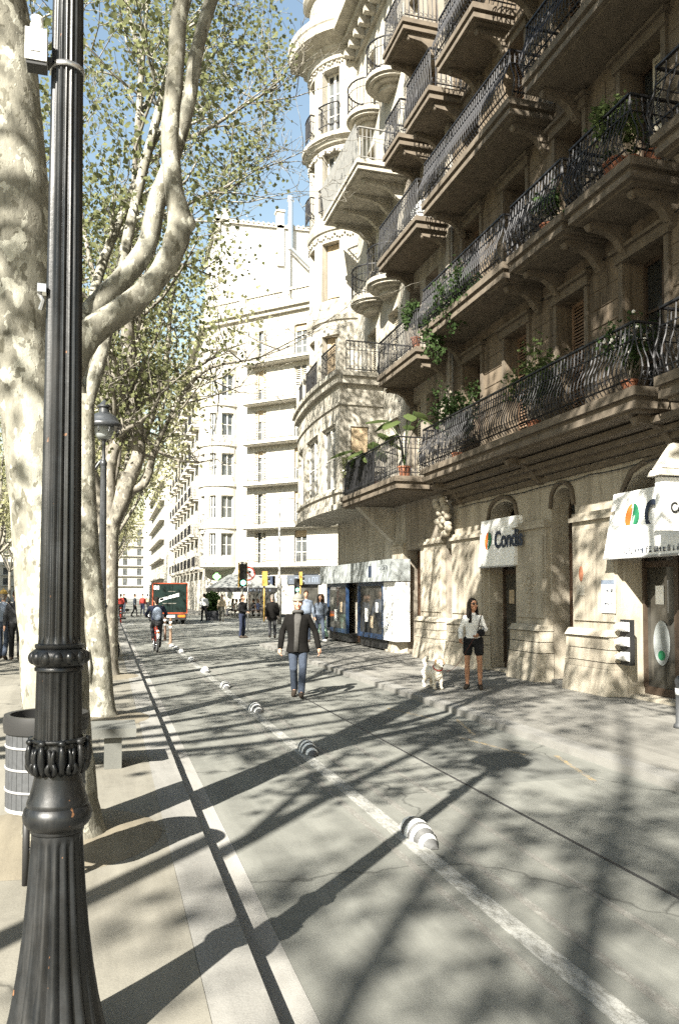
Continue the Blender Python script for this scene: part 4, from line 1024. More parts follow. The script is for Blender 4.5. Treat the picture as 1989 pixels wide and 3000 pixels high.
def make_tree(root, trunk, limbs, seed, mtl='bark', leafm='leaf', nleaf=9000, leaf=0.075, sub=7, sublen=2.6, spread=0.28, burl=0.0, sides=10, twigs=5, clip=None, upb=0.25, trunk_name='trunk', bmin=-99):
    """trunk: [(x,y,z,r)...]; limbs: list of the same; grows side branches and twigs, leaves at the twig ends"""
    rnd = random.Random(seed); rg = np.random.default_rng(seed)
    tm = MB()
    def put(mb, P, sides, wob=0.0):
        pts = spline([p[:3] for p in P], 5); rr = spline([(p[3],0,0) for p in P], 5)
        rads = [max(0.004, r[0])*(1+wob*rnd.uniform(-1,1)) for r in rr]
        mb.tube(pts, rads, sides); return pts, rads
    put(tm, trunk, sides+4, 0.03)
    o = tm.build(trunk_name, mtl, root, True)
    br = MB(); ends = []
    def branch(p, d, L, r, depth):
        n = 5; pts = [Vector(p)]; cur = Vector(d)
        for i in range(n):
            cur = (cur + Vector((rnd.gauss(0,.22), rnd.gauss(0,.22), rnd.gauss(0,.2)+upb*0.35))).normalized()
            pts.append(pts[-1]+cur*(L/n))
        br.tube(pts, [max(0.004, r*(1-0.8*i/n)) for i in range(n+1)], 5 if depth else 6, False)
        if depth == 0:
            for q in pts[2:]: ends.append((q, 0.7))
            ends.append((pts[-1], 1.0))
        else:
            for k in range(twigs if depth == 1 else max(3, twigs-1)):
                i = rnd.randint(1, n); q = pts[i]
                dd = (cur*0.5+Vector((rnd.gauss(0,.8), rnd.gauss(0,.8), rnd.gauss(0.15,.55)))).normalized()
                branch(q, dd, L*rnd.uniform(0.3,0.55), r*(1-0.8*i/n)*0.6+0.003, depth-1)
            ends.append((pts[-1], 1.0))
    for lb in limbs:
        lm = MB(); pts, rads = put(lm, lb, sides, 0.05)
        lm.build('limb', mtl, root, True)
        n = len(pts)
        for k in range(sub):
            i = int(n*(0.35+0.65*(k+rnd.random())/sub)); i = min(i, n-1)
            if pts[i].z < bmin: i = min(n-1, int(n*(0.75+0.25*rnd.random())))
            if pts[i].z < bmin: continue
            t = (pts[min(i+1,n-1)]-pts[max(i-1,0)]).normalized()
            dd = (t*0.5 + Vector((rnd.gauss(0,.75), rnd.gauss(0,.75), rnd.gauss(0.1,.4)))).normalized()
            branch(pts[i], dd, sublen*rnd.uniform(0.55,1.15)*(0.6+0.4*i/n), max(0.018, rads[i]*0.5), 2 if rads[i] > 0.02 else 1)
    br.build('branches', mtl, root, True)['kind'] = 'stuff'
    E = np.array([tuple(e[0]) for e in ends])
    w = np.array([e[1] for e in ends]); w /= w.sum()
    pick = rg.choice(len(E), nleaf, p=w)
    # clumps: each leaf sits near a twig end
    P_ = E[pick]+rg.normal(size=(nleaf,3))*spread*np.array([1,1,0.8])
    if clip is not None: P_ = P_[clip(P_)]
    leaf_mesh('foliage', P_, leaf, leafm, root, seed)
    return o
def auto_limbs(x, y, zf, H, n, spreadR, r0, rnd, bias=(0,0)):
    L = []
    for k in range(n):
        a = 2*PI*(k+rnd.uniform(-.25,.25))/n; R = spreadR*rnd.uniform(0.55,1.0)
        dx, dy = math.cos(a), math.sin(a); z2 = H*rnd.uniform(0.82,1.0)
        p = [(x, y, zf-0.3, r0)]
        for q, f in ((0.18,0.28),(0.42,0.55),(0.7,0.78),(1.0,1.0)):
            p.append((x+dx*R*f+bias[0]*q+rnd.uniform(-.3,.3), y+dy*R*f+bias[1]*q+rnd.uniform(-.3,.3), zf+(z2-zf)*q, r0*(1-0.8*q)))
        L.append(p)
    return L
# T1: the big plane behind the lamp
T1 = thing('plane_tree', 'big mottled plane tree with pale bark right behind the fluted lamp post', 'tree', (-0.28, 5.75, 0.13), 0, 'plane trees along the kerb')
y0 = 5.75
make_tree(T1, [(-0.27,y0,0.10,0.30),(-0.28,y0,0.30,0.245),(-0.31,y0,0.7,0.225),(-0.36,y0,1.5,0.215),(-0.43,y0,2.3,0.21),(-0.50,y0,2.9,0.205),(-0.57,y0,3.5,0.19),(-0.60,y0,4.1,0.20),(-0.65,y0+.05,4.7,0.215),(-0.74,y0+.1,5.6,0.20),(-0.95,y0+.1,7.0,0.17),(-1.1,y0+.2,9.0,0.13),(-1.0,y0+.1,12.0,0.07),(-0.9,y0,15,0.03)],
    [[(-0.42,y0,2.7,0.12),(-0.30,y0+.02,3.25,0.11),(-0.16,y0+.05,3.58,0.105),(0.16,y0+.1,3.88,0.088),(0.38,y0+.12,4.18,0.085),(0.475,y0+.1,4.48,0.090),(0.43,y0+.1,4.76,0.070),(0.40,y0+.1,5.15,0.064),(0.44,y0+.12,5.65,0.062),(0.49,y0+.2,6.3,0.060),(0.75,y0+.3,7.6,0.062),(1.4,y0+.6,9.5,0.055),(2.6,y0+1.0,12.0,0.05),(3.6,y0+1.6,15.5,0.035),(4.0,y0+2.0,18.5,0.015)],
     [(-0.36,y0+.1,3.2,0.09),(-0.17,y0+.3,3.78,0.085),(0.06,y0+.38,4.12,0.082),(0.25,y0+.42,4.42,0.08),(0.33,y0+.42,4.80,0.07),(0.43,y0+.4,5.1,0.062),(0.56,y0+.45,5.6,0.056),(0.68,y0+.5,6.3,0.052),(1.1,y0+.9,7.7,0.045),(2.0,y0+1.8,9.8,0.04),(3.4,y0+2.8,12.2,0.03),(4.4,y0+3.6,15.0,0.02),(4.8,y0+4.0,17.5,0.01)],
     [(-1.0,y0+.1,9.0,0.09),(0.2,y0-.6,11.5,0.08),(1.4,y0-1.2,14.5,0.06),(2.2,y0-1.5,18.5,0.02)],
     [(-0.9,y0+.1,6.6,0.09),(-1.4,y0-.8,7.8,0.075),(-1.7,y0-1.6,9.8,0.05),(-1.6,y0-2.0,12.2,0.02)]],
    11, 'bark', 'leaf', 20000, 0.14, 10, 3.2, 0.22, sides=12, twigs=5, clip=lambda P: P[:,2] > 8.3, bmin=8.6)
q = MB(); q.ball((0.535,5.85,4.50),(0.06,0.07,0.065),12,9); q.build('burl', 'bark', T1, True)
# T2: slimmer leaning plane
T2 = thing('plane_tree', 'slender leaning plane tree with a pale scar near its foot, before the second lamp', 'tree', (-0.05, 11.0, 0.13), 0, 'plane trees along the kerb')
y0 = 11.0
make_tree(T2, [(-0.05,y0,0.10,0.23),(-0.07,y0,0.35,0.17),(-0.13,y0,1.2,0.15),(-0.24,y0,2.2,0.14),(-0.30,y0,3.2,0.13),(-0.32,y0,4.4,0.12)],
    [[(-0.32,y0,4.2,0.10),(0.0,y0+.3,5.6,0.085),(0.35,y0+.5,7.5,0.07),(0.9,y0+.3,9.8,0.05),(1.5,y0+.2,12.2,0.02)],
     [(-0.32,y0,4.2,0.09),(-0.9,y0-.2,5.8,0.08),(-1.5,y0+.3,8.0,0.06),(-1.8,y0+.4,11.0,0.025)],
     [(-0.32,y0,4.3,0.09),(-0.2,y0+.9,6.3,0.075),(0.5,y0+1.4,8.6,0.05),(1.1,y0+1.8,11.4,0.02)]],
    12, 'bark', 'leaf', 3200, 0.085, 7, 2.0, 0.26, sides=10, clip=lambda P: (P[:,0] < np.where(P[:,2] < 10.5, 1.7, 6.0)) & (P[:,2] > 5.2))
sc1 = MB(); sc1.tube([(-0.22,10.86,0.62),(-0.235,10.84,0.85),(-0.25,10.85,1.08)], [0.012,0.035,0.01], 8); sc1.build('bark_scar', 'white_wall', T2, True)
# T3
def CL3(P):
    lim = np.interp(P[:,2], [4.0,6.2,6.8,7.4,8.2,9.5,11.0,12.5,14.5], [1.0,1.7,3.2,2.2,1.9,2.6,3.4,3.85,3.7])
    d = P[:,1]*0.96+P[:,0]*0.28; s = d/17.0
    return (P[:,0]/s < lim) & (P[:,0]/s > -3.0)
T3 = thing('plane_tree', 'tall plane tree with twisting forked limbs behind the second lamp', 'tree', (0.02, 16.5, 0.13), 0, 'plane trees along the kerb')
y0 = 16.5; k_ = 17.0/1917
def px3(u, v, dy=0.0): return ((u-250)*k_+0.0, y0+dy, 1.78+(1370-v)*17.0/1840)
make_tree(T3, [(0.0,y0,0.10,0.28),(0.0,y0,0.5,0.21),px3(252,1300)+(0.18,),px3(255,1227)+(0.17,),px3(278,1167)+(0.17,),px3(291,1110)+(0.17,)],
    [[px3(286,1140)+(0.15,),px3(312,1070)+(0.14,),px3(309,1017)+(0.14,),px3(303,960)+(0.15,),px3(292,890)+(0.15,),px3(286,800)+(0.13,),px3(286,700)+(0.12,),px3(297,560,.2)+(0.10,),px3(304,400,.3)+(0.085,),px3(312,200,.3)+(0.06,),px3(330,-40,.3)+(0.03,)],
     [px3(253,1210)+(0.12,),px3(250,1120)+(0.12,),px3(262,1050)+(0.12,),px3(290,1000)+(0.13,),px3(300,960)+(0.13,)],
     [px3(293,1147)+(0.09,),px3(322,1135)+(0.09,),px3(337,1105)+(0.085,),px3(347,1061)+(0.06,),px3(378,990)+(0.05,),px3(412,925)+(0.045,),px3(470,870,-.2)+(0.035,),px3(560,850,-.4)+(0.022,),px3(640,825,-.6)+(0.008,)],
     [px3(290,905)+(0.09,),px3(262,860,.3)+(0.08,),px3(232,790,.3)+(0.075,),px3(215,690,.5)+(0.06,),px3(180,500,1)+(0.04,),px3(150,250,1)+(0.02,)],
     [px3(304,420,.3)+(0.06,),px3(380,360,.2)+(0.05,),px3(470,300,.2)+(0.04,),px3(560,240,.0)+(0.03,),px3(640,180,0)+(0.012,)],
     [px3(312,200,.3)+(0.06,),(0.5,17.0,13.2,0.055),(0.2,17.6,15.6,0.045),(0.9,18.2,18.6,0.015)],
     [px3(304,300,.3)+(0.06,),(0.9,17.4,12.9,0.05),(1.6,18.0,15.4,0.04),(2.4,18.4,17.6,0.012)],
     [px3(298,560,.2)+(0.06,),px3(380,520,.0)+(0.045,),px3(460,470,.0)+(0.03,),px3(540,430,.0)+(0.012,)],
     [px3(300,460,.3)+(0.06,),px3(345,330,.6)+(0.05,),px3(400,200,.9)+(0.035,),px3(470,60,1.2)+(0.015,)]],
    13, 'bark_far', 'leaf', 14500, 0.09, 11, 3.1, 0.26, sides=10, clip=CL3)
# broad tree further on whose crown fills the sky between lamp and house
rr = random.Random(5)
T4 = thing('plane_tree', 'broad plane tree whose crown reaches over the cycle lane beyond the twisted one', 'tree', (-0.1, 22.0, 0.13), 0, 'plane trees along the kerb')
make_tree(T4, [(-0.1,22,0.1,0.27),(-0.1,22,0.5,0.2),(-0.12,22,2,0.18),(-0.1,22,4.2,0.17)], auto_limbs(-0.1,22,4.2,13.5,5,2.6,0.11,rr), 14, 'bark_far', 'leaf', 5500, 0.11, 7, 2.6, 0.4, sides=8, clip=CL3)
# farther row: copies of two trees, each turned and resized
T5 = thing('plane_tree', 'pale green plane tree in the row past the parked scooter', 'tree', (-0.1, 28.5, 0.13), 0, 'plane trees along the kerb')
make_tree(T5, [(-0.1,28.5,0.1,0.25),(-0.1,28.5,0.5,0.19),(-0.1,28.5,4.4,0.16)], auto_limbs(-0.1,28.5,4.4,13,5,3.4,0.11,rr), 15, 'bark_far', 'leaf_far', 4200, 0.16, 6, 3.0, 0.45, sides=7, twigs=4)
LBL = 'one of the pale green plane trees lining the kerb far down the street'
T5b = []
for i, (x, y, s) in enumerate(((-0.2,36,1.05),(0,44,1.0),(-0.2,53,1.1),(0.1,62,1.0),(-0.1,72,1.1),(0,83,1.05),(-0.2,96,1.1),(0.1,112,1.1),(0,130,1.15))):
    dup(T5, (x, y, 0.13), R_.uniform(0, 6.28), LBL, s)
LB2 = 'one of the plane trees of the inner promenade row, away from the road'
for i, (x, y, s) in enumerate(((-7.5,13,1.0),(-8.0,22,1.1),(-7.5,31,1.0),(-8,41,1.1),(-7.5,52,1.05),(-8,64,1.1),(-8,78,1.1),(-7.5,95,1.15),(-15,34,1.15),(-15,50,1.1),(-15.5,70,1.2),(-15,95,1.2),(-4,118,1.2),(-11,125,1.25),(-3.5,140,1.25),(-9,150,1.3),(-20,125,1.3),(-16,145,1.3),(-22,60,1.2),(-23,85,1.2))):
    t = dup(T5, (x, y, 0.13), R_.uniform(0, 6.28), LB2, s); t['group'] = 'inner promenade trees'
# trees standing behind and beside the photographer: they cast the dappled shade on the houses and road
def shade_tree(x, y, H, sp, seed, nl, label, n=6, zf=4.0, leaf=0.15, bias=(0,0), extra=None, zmin=0.0):
    t = thing('plane_tree', label, 'tree', (x, y, 0.13), 0, 'plane trees along the kerb'); r = random.Random(seed)
    make_tree(t, [(x,y,0.1,0.30),(x,y,0.5,0.23),(x,y,zf,0.20)], auto_limbs(x,y,zf,H,n,sp,0.13,r,bias)+(extra or []), seed, 'bark', 'leaf', nl, leaf, 7, 3.2, 0.24, sides=7, twigs=5, clip=(lambda P: P[:,2] > zmin))
    return t
S1 = shade_tree(-0.6, -2.6, 20.0, 4.8, 31, 15000, 'tall plane tree just behind the viewpoint shading the sandstone house', 7, 4.6, 0.15, (3.4, 3.6), [[(-.6,-2.6,3.8,.10),(-.6,-1.9,4.7,.08),(-.5,-1.2,5.3,.06),(0.0,-.9,5.9,.04),(.6,-.9,6.5,.015)],[(-.6,-2.6,3.9,.10),(-.1,-2.4,5.0,.08),(.5,-2.0,5.8,.06),(1.2,-1.7,6.6,.04),(1.8,-1.5,7.4,.015)]], 9.2)
S3 = shade_tree(-7.9, -9.6, 20.0, 4.0, 33, 2600, 'tall thin crowned plane tree behind the viewpoint in the inner row', 5, 7.0, 0.15, (0, 0))
rg_ = np.random.default_rng(77); pc_ = np.concatenate([rg_.normal(size=(5200,3))*np.array([1.0,.8,.8])+np.array(c_) for c_ in ((-7.0,-10.4,14.2),(-8.1,-11.4,15.6),(-6.8,-11.1,15.4))]); leaf_mesh('foliage', pc_, 0.10, 'leaf', S3, 78)  # extra unseen leaf clumps, added to cast soft shade on the near road
S4 = shade_tree(-7.4, 3.5, 15.5, 4.5, 34, 1700, 'plane tree of the inner row beside the viewpoint', 6, 5.0, 0.15, (2.0, -2.5))
S5 = thing('plane_tree', 'slender bare stemmed plane tree beside the viewpoint on the promenade', 'tree', (-4.2, 0.0, 0.13), 0, 'inner promenade trees')
make_tree(S5, [(-4.2,0,0.1,0.16),(-4.2,0,0.5,0.11),(-4.17,.03,3,0.10),(-4.2,0,6,0.085)], [[(-4.2,0,5.8,0.085),(-4.15,.1,7.5,0.07),(-3.9,.3,9.2,0.05),(-3.5,.6,11.0,0.02)],[(-4.2,0,5.9,0.06),(-4.9,-.3,7.5,0.05),(-5.6,-.4,9.5,0.02)]], 36, 'bark', 'leaf', 1500, 0.12, 6, 2.2, 0.22, sides=8, twigs=4)
for t in (S3, S4): t['group'] = 'inner promenade trees'

# ------------------------------------------------------------------ balcony plants
def pot_plant(label, x, y, z, r, h, n, leaf, seed, mtl='leaf_dark', pot=True, hang=0.0, flowers=0, shape=(1,1), name='potted_plant', grp=None):
    t = thing(name, label, 'plant', (x, y, z), 0, grp); rg = np.random.default_rng(seed)
    z0 = z
    if pot:
        b = MB(); b.lathe([(0.09,z),(0.12,z+0.2),(0.135,z+0.2),(0.135,z+0.235),(0.11,z+0.235)], 14, (x,y)); b.build('pot', 'terracotta', t, False); z0 = z+0.22
    s = MB(); k = max(4, n//60)
    pts = []
    for i in range(k):
        a = rg.random()*6.28; q = rg.random()**0.6
        e = Vector((x+math.cos(a)*r*q*shape[0], y+math.sin(a)*r*q*shape[1], z0+h*(0.35+0.65*rg.random())-hang*rg.random()))
        m = Vector((x+math.cos(a)*r*q*0.5*shape[0], y+math.sin(a)*r*q*0.5*shape[1], z0+h*0.35))
        s.tube([(x,y,z0-0.02), m, e], [0.008,0.006,0.003], 4, False); pts += [m.lerp(e, f) for f in (0.3,0.6,0.85,1.0)]
    s.build('stems', 'bark_far', t)['kind'] = 'stuff'
    P_ = np.array([tuple(p) for p in pts]); c = P_[rg.integers(0, len(P_), n)]+rg.normal(size=(n,3))*r*0.20
    leaf_mesh('foliage', c, leaf, mtl, t, seed)
    if flowers:
        f = MB(); q = P_[rg.integers(0, len(P_), flowers)]
        for p in q: f.ball(tuple(p+rg.normal(size=3)*0.06+np.array([-0.03,0,0.03])), 0.03, 6, 4)
        f.build('flowers', 'flower', t)['kind'] = 'stuff'
    return t
pot_plant('bushy pot plant at the far corner of the brightest upper balcony', 7.35, 10.25, 8.15, 0.35, 1.0, 700, 0.07, 41, 'leaf_mid')
for i, y in enumerate((9.9, 10.15, 10.38)):
    pot_plant(('small terracotta pot nearest the wall end of the brightest balcony','terracotta pot in the middle of three on the brightest balcony','terracotta pot at the outer end of three on the brightest balcony')[i], 7.75-0.2*i, y, 8.14, 0.14, 0.25, 60, 0.05, 50+i, 'leaf_dark')
pot_plant('dense creeper hanging over the dark balcony at the joint of the houses', 7.3, 15.9, 8.1, 0.5, 1.0, 1500, 0.08, 42, 'leaf_dark', False, 0.9, 0, (0.6,2.0), 'creeper')
pot_plant('second creeper trailing down from the middle balcony of the sandstone house', 7.35, 17.1, 8.1, 0.4, 0.8, 900, 0.08, 43, 'leaf_dark', False, 1.3, 0, (0.6,1.4), 'creeper')
pot_plant('tall light green shrub on the long lowest balcony of the sandstone house', 7.55, 13.1, 4.74, 0.5, 1.4, 1100, 0.07, 44, 'leaf_mid')
pot_plant('white flowering plant on the near end of the long lowest balcony', 7.5, 10.2, 4.74, 0.42, 1.0, 700, 0.06, 45, 'leaf_dark', True, 0.2, 36)
pot_plant('dark shrub behind the railing at the far end of the lowest balcony', 7.6, 16.6, 4.74, 0.5, 1.6, 1200, 0.08, 46, 'leaf_dark')
pot_plant('row of low greens in pots along the middle balcony', 7.45, 12.4, 8.12, 0.3, 0.6, 500, 0.06, 47, 'leaf_dark')
pot_plant('fern like plant on the balcony of the narrow grey house', 7.4, 18.6, 8.0, 0.35, 0.9, 600, 0.08, 48, 'leaf_dark')
pot_plant('red and white blossom plant by the bay window', 6.95, 22.7, 4.7, 0.3, 1.0, 350, 0.07, 49, 'leaf', True, 0.1, 20)
def big_leaf_plant(label, x, y, z, H, n, s, seed):
    t = thing('potted_plant', label, 'plant', (x,y,z)); r = random.Random(seed)
    b = MB(); b.lathe([(0.12,z),(0.16,z+0.28),(0.18,z+0.28),(0.18,z+0.32),(0.14,z+0.32)], 14, (x,y)); b.build('pot', 'terracotta', t)
    for i in range(n):
        a = 2*PI*i/n*1.0+r.uniform(-.3,.3); q = r.uniform(0.25,0.6); h = H*r.uniform(0.55,1.0)
        e = Vector((x+math.cos(a)*q, y+math.sin(a)*q, z+0.3+h)); st = MB(); st.tube([(x,y,z+0.3),(x+math.cos(a)*q*0.3,y+math.sin(a)*q*0.3,z+0.3+h*0.6),e], 0.012, 5); o = st.build('stem', 'leaf_dark', t)
        L = s*r.uniform(0.75,1.15); d = Vector((math.cos(a), math.sin(a), r.uniform(-0.55,0.1))).normalized(); sd_ = Vector((-math.sin(a), math.cos(a), 0)); up_ = d.cross(sd_)
        lf = MB(); P = []
        for k in range(7):
            f = k/6; wd = L*0.36*math.sin(PI*min(1,f*0.92+0.08))**0.8
            c = e+d*(L*f)+Vector((0,0,-0.18*L*f*f)); P += [c-sd_*wd+up_*(-0.06*L), c, c+sd_*wd+up_*(-0.06*L)]
        fs = []
        for k in range(6):
            for j in (0,1): fs.append((k*3+j, k*3+j+1, k*3+j+4, k*3+j+3))
        lf.add(P, fs); lf.build('leaf', 'leaf_mid', t, True)
    return t
big_leaf_plant('big leaved plant towering over the dark screen of the first floor balcony', 7.15, 21.3, 4.68, 1.25, 9, 0.55, 61)
big_leaf_plant('second big leaved plant nearer the sandstone house on the same balcony', 7.2, 18.9, 4.68, 1.5, 8, 0.55, 62)

# ------------------------------------------------------------------ street lamps
def lamp_mesh(root, x, y, z, mtl, n=108, detail=True):
    zz = lambda h: z+h
    def part(name, prof, flute=None, seg=n, smooth=True, m=mtl):
        q = MB(); q.lathe([(p[0], zz(p[1]))+tuple(p[2:]) for p in prof], seg, (x,y), flute); o = q.build(name, m, root, smooth); return auto_smooth(o, 0.9) if smooth else o
    part('base', [(0.20,-0.005),(0.20,0.04),(0.185,0.06),(0.178,0.08),(0.172,0.10,1),(0.150,0.2,1),(0.130,0.32,1),(0.113,0.45,1),(0.100,0.60,1),(0.092,0.72,1),(0.089,0.77,1),(0.088,0.785),(0.088,0.80)], (18, 0.11))
    part('foot_ring', [(0.086,0.80),(0.092,0.805),(0.092,0.815),(0.105,0.825),(0.117,0.845),(0.119,0.865),(0.113,0.885),(0.104,0.895),(0.106,0.905),(0.104,0.912),(0.097,0.93),(0.087,0.965),(0.080,1.0),(0.077,1.02)], None, 40)
    part('lower_shaft', [(0.079,1.02),(0.086,1.03),(0.087,1.10),(0.084,1.12,0.6),(0.082,1.14,1),(0.0785,1.36,1),(0.078,1.375)], (18, 0.13))
    if detail:
        for k in range(9):
            a = 2*PI*k/9; q = MB()
            for (dx, h0, h1, r0, bend) in ((0,0,0.11,0.014,0.012),(0.022,0.01,0.095,0.010,0.010),(-0.022,0.01,0.095,0.010,0.010),(0.033,0.0,0.05,0.010,0.013),(-0.033,0.0,0.05,0.010,0.013)):
                P = []
                for j in range(6):
                    f = j/5; rad = 0.086+bend*math.sin(PI*f*0.9)+0.008*f; aa = a+(dx/0.086)*(1.0+0.25*math.sin(PI*f)); P.append((x+rad*math.cos(aa), y+rad*math.sin(aa), zz(1.01+h0+(h1-h0)*f)))
                q.tube(P, [r0*0.5, r0*0.9, r0, r0*0.95, r0*0.8, r0*0.5], 6)
            q.ball((x+0.098*math.cos(a), y+0.098*math.sin(a), zz(1.125)), (0.015,0.015,0.012), 8, 6)
            q.build('acanthus_leaf', mtl, root, True)
        q = MB(); q.torus((x,y,zz(1.128)), (0,0,1), 0.090, 0.008, 40, 6); q.build('leaf_ring', mtl, root, True)
    part('collar', [(0.078,1.37),(0.085,1.374),(0.085,1.384),(0.080,1.388),(0.088,1.395),(0.096,1.405),(0.100,1.42),(0.096,1.437),(0.088,1.447),(0.080,1.452),(0.085,1.456),(0.085,1.466),(0.076,1.47)], None, 40)
    if detail:
        for k in range(14):
            a = 2*PI*(k+0.5)/14; q = MB(); q.ball((x+0.088*math.cos(a), y+0.088*math.sin(a), zz(1.42)), (0.020,0.020,0.024), 10, 8); q.build('collar_boss', mtl, root, True)
    part('shaft', [(0.074,1.47),(0.0735,1.485,0.5),(0.073,1.5,1),(0.066,2.3,1),(0.060,3.1,1),(0.0545,3.92,1),(0.054,3.93),(0.062,3.94),(0.062,3.99),(0.05,4.01),(0.04,4.03)], (18, 0.13))
    zz = lambda h: z+h+0.25
    part('lantern_stem', [(0.04,3.77),(0.03,3.82),(0.026,4.0),(0.035,4.05),(0.03,4.1),(0.05,4.14),(0.09,4.16)], None, 20)
    g_ = MB(); g_.lathe([(0.09,zz(4.155)),(0.13,zz(4.2)),(0.165,zz(4.28)),(0.175,zz(4.35)),(0.165,zz(4.41))], 24, (x,y)); g_.build('globe', 'blueGrey' if False else 'fascia', root, True)
    part('lantern_hood', [(0.17,4.38),(0.30,4.36),(0.32,4.38),(0.315,4.43),(0.29,4.45),(0.265,4.47),(0.25,4.52),(0.21,4.57),(0.15,4.61),(0.095,4.64),(0.09,4.72),(0.12,4.73),(0.12,4.76),(0.08,4.78),(0.05,4.83),(0.015,4.87)], None, 28)
    for k in range(10):
        a = 2*PI*k/10; q = MB(); P = []
        for j in range(9):
            t = j/8*1.6*PI; rr = 0.055*(1-0.5*j/8); P.append((x+(0.30-0.02+0.0)*math.cos(a)+rr*math.sin(t)*math.cos(a)*0.6, y+0.28*math.sin(a)+rr*math.sin(t)*math.sin(a)*0.6, zz(4.34-0.055+rr*math.cos(t))))
        q.tube(P, 0.010, 5); q.build('hood_scroll', mtl, root, True)
    # side bracket with a ring
    if not detail: q = MB(); P = [(x,y,zz(3.80)),(x-0.07,y,zz(3.74)),(x-0.16,y,zz(3.60)),(x-0.20,y,zz(3.50))]; q.tube(P, [0.024,0.026,0.024,0.02], 8); q.torus((x-0.27,y,zz(3.50)), (0,1,0), 0.075, 0.018, 20, 8); q.build('side_bracket', mtl, root, True)
L1 = thing('street_lamp', 'near black fluted cast iron lamp post with acanthus collar in front of the big tree', 'street lamp', (-0.165, 3.05, 0.13), 0, 'fluted street lamps')
lamp_mesh(L1, -0.165, 3.05, 0.13, 'lamp_iron')
for (zb, h) in ((3.70,0.02),):
    q = MB(); q.lathe([(0.060 if zb > 3.5 else 0.064, zb),(0.062 if zb > 3.5 else 0.066, zb),(0.062 if zb > 3.5 else 0.066, zb+h),(0.060 if zb > 3.5 else 0.064, zb+h)], 32, (-0.165,3.05)); q.build('strap', 'chrome', L1, True)
L2 = thing('street_lamp', 'second street lamp with dark round hood rising between the leaning tree and the twisted one', 'street lamp', (-0.1, 14.8, 0.13), 0, 'fluted street lamps')
lamp_mesh(L2, -0.1, 14.8, 0.13, 'lamp2_iron', 54, False)
for i, (x_, y_) in enumerate(((-0.1, 34.0), (-0.1, 55.0))):
    dup(L2, (x_, y_, 0.13), 0, ('third street lamp of the row, beyond the scooter', 'farthest street lamp of the row')[i])
# sensor box strapped to the lamp
SB = thing('sensor_box', 'white sensor box with grey label strapped high on the near lamp post', 'sensor box', (-0.262, 3.0, 3.68))
q = MB(); q.box(-0.305,-0.232,2.965,3.035,3.685,3.80); o = q.build('housing', 'white', SB)
q = MB(); q.box(-0.289,-0.255,2.962,2.9645,3.715,3.745); q.build('label_plate', 'grey_plastic', o)
q = MB(); q.lathe([(0.024,3.80),(0.024,3.83),(0.020,3.84),(0.020,3.85),(0.022,3.86),(0.005,3.865)], 16, (-0.268,3.0)); q.build('antenna_cap', 'white', SB, True)
q = MB(); q.box(-0.236,-0.214,3.0,3.05,3.705,3.725); q.box(-0.30,-0.232,2.97,3.03,3.672,3.684); q.build('bracket', 'black_print', SB)
q = thing('cable_clip', 'small pale clamp on the side of the near lamp post', 'clamp', (-0.235, 3.02, 2.88)); b = MB(); b.box(-0.255,-0.225,3.0,3.04,2.86,2.89); b.tube([(-0.25,3.02,2.86),(-0.235,3.01,2.83),(-0.245,3.02,2.80)], 0.008, 6); b.build('clamp', 'chrome', q)

# ------------------------------------------------------------------ bin, lane separators, posts
def bin_(x, y, label):
    t = thing('litter_bin', label, 'litter bin', (x, y, 0.13), 0, 'perforated litter bins')
    q = MB(); z = 0.13; R = 0.215
    for k in range(36):      # perforated drum: narrow vertical staves with gaps
        a0 = 2*PI*k/36; a1 = a0+2*PI/36*0.93
        q.hexa([(x+R*math.cos(a0),y+R*math.sin(a0),z+0.46),(x+R*math.cos(a1),y+R*math.sin(a1),z+0.46),(x+(R-.01)*math.cos(a1),y+(R-.01)*math.sin(a1),z+0.46),(x+(R-.01)*math.cos(a0),y+(R-.01)*math.sin(a0),z+0.46),
                (x+R*math.cos(a0),y+R*math.sin(a0),z+0.90),(x+R*math.cos(a1),y+R*math.sin(a1),z+0.90),(x+(R-.01)*math.cos(a1),y+(R-.01)*math.sin(a1),z+0.90),(x+(R-.01)*math.cos(a0),y+(R-.01)*math.sin(a0),z+0.90)])
    q.lathe([(R-.012,z+.45),(R-.012,z+.9)], 24, (x,y)); q.build('drum', 'bin_grey', t)
    q = MB(); q.lathe([(R-.02,z+.87),(R+.012,z+.87),(R+.018,z+.93),(R+.012,z+.965),(R-.02,z+.965),(R-.02,z+.87)], 36, (x,y))
    q.f = q.f[:-2]; auto_smooth(q.build('rim', 'black_print', t), 0.6)
    for zz in (0.55, 0.67, 0.79):
        q = MB(); q.lathe([(R+.001,z+zz),(R+.005,z+zz),(R+.005,z+zz+.012),(R+.001,z+zz+.012)], 36, (x,y)); q.build('band', 'grey_plastic', t, True)
    q = MB(); q.lathe([(0.02,z+.44),(R,z+.44),(R,z+.46)], 24, (x,y)); q.build('bottom', 'grey_plastic', t)
    for s in (-1, 1):
        q = MB(); q.tube([(x+s*.1,y,z),(x+s*.1,y,z+.45)], 0.02, 8); q.build('leg', 'black_print', t, True)
    q = MB(); q.tube([(x-.1,y,z+.2),(x+.1,y,z+.2)], 0.012, 8); q.build('stretcher', 'black_print', t, True)
    return t
bin_(-0.33, 4.88, 'grey perforated litter bin with black rim beside the near lamp post')
t = thing('bollard', 'pale grey pavement bollard beyond the shop door with the round sticker', 'bollard', (6.93, 8.5, 0.087)); q = MB(); q.lathe([(0.09,0.087),(0.085,0.12),(0.06,0.15),(0.055,0.62),(0.065,0.64),(0.065,0.68),(0.04,0.73),(0.005,0.745)], 16, (6.93,8.5)); q.build('post', 'bin_grey', t, True)
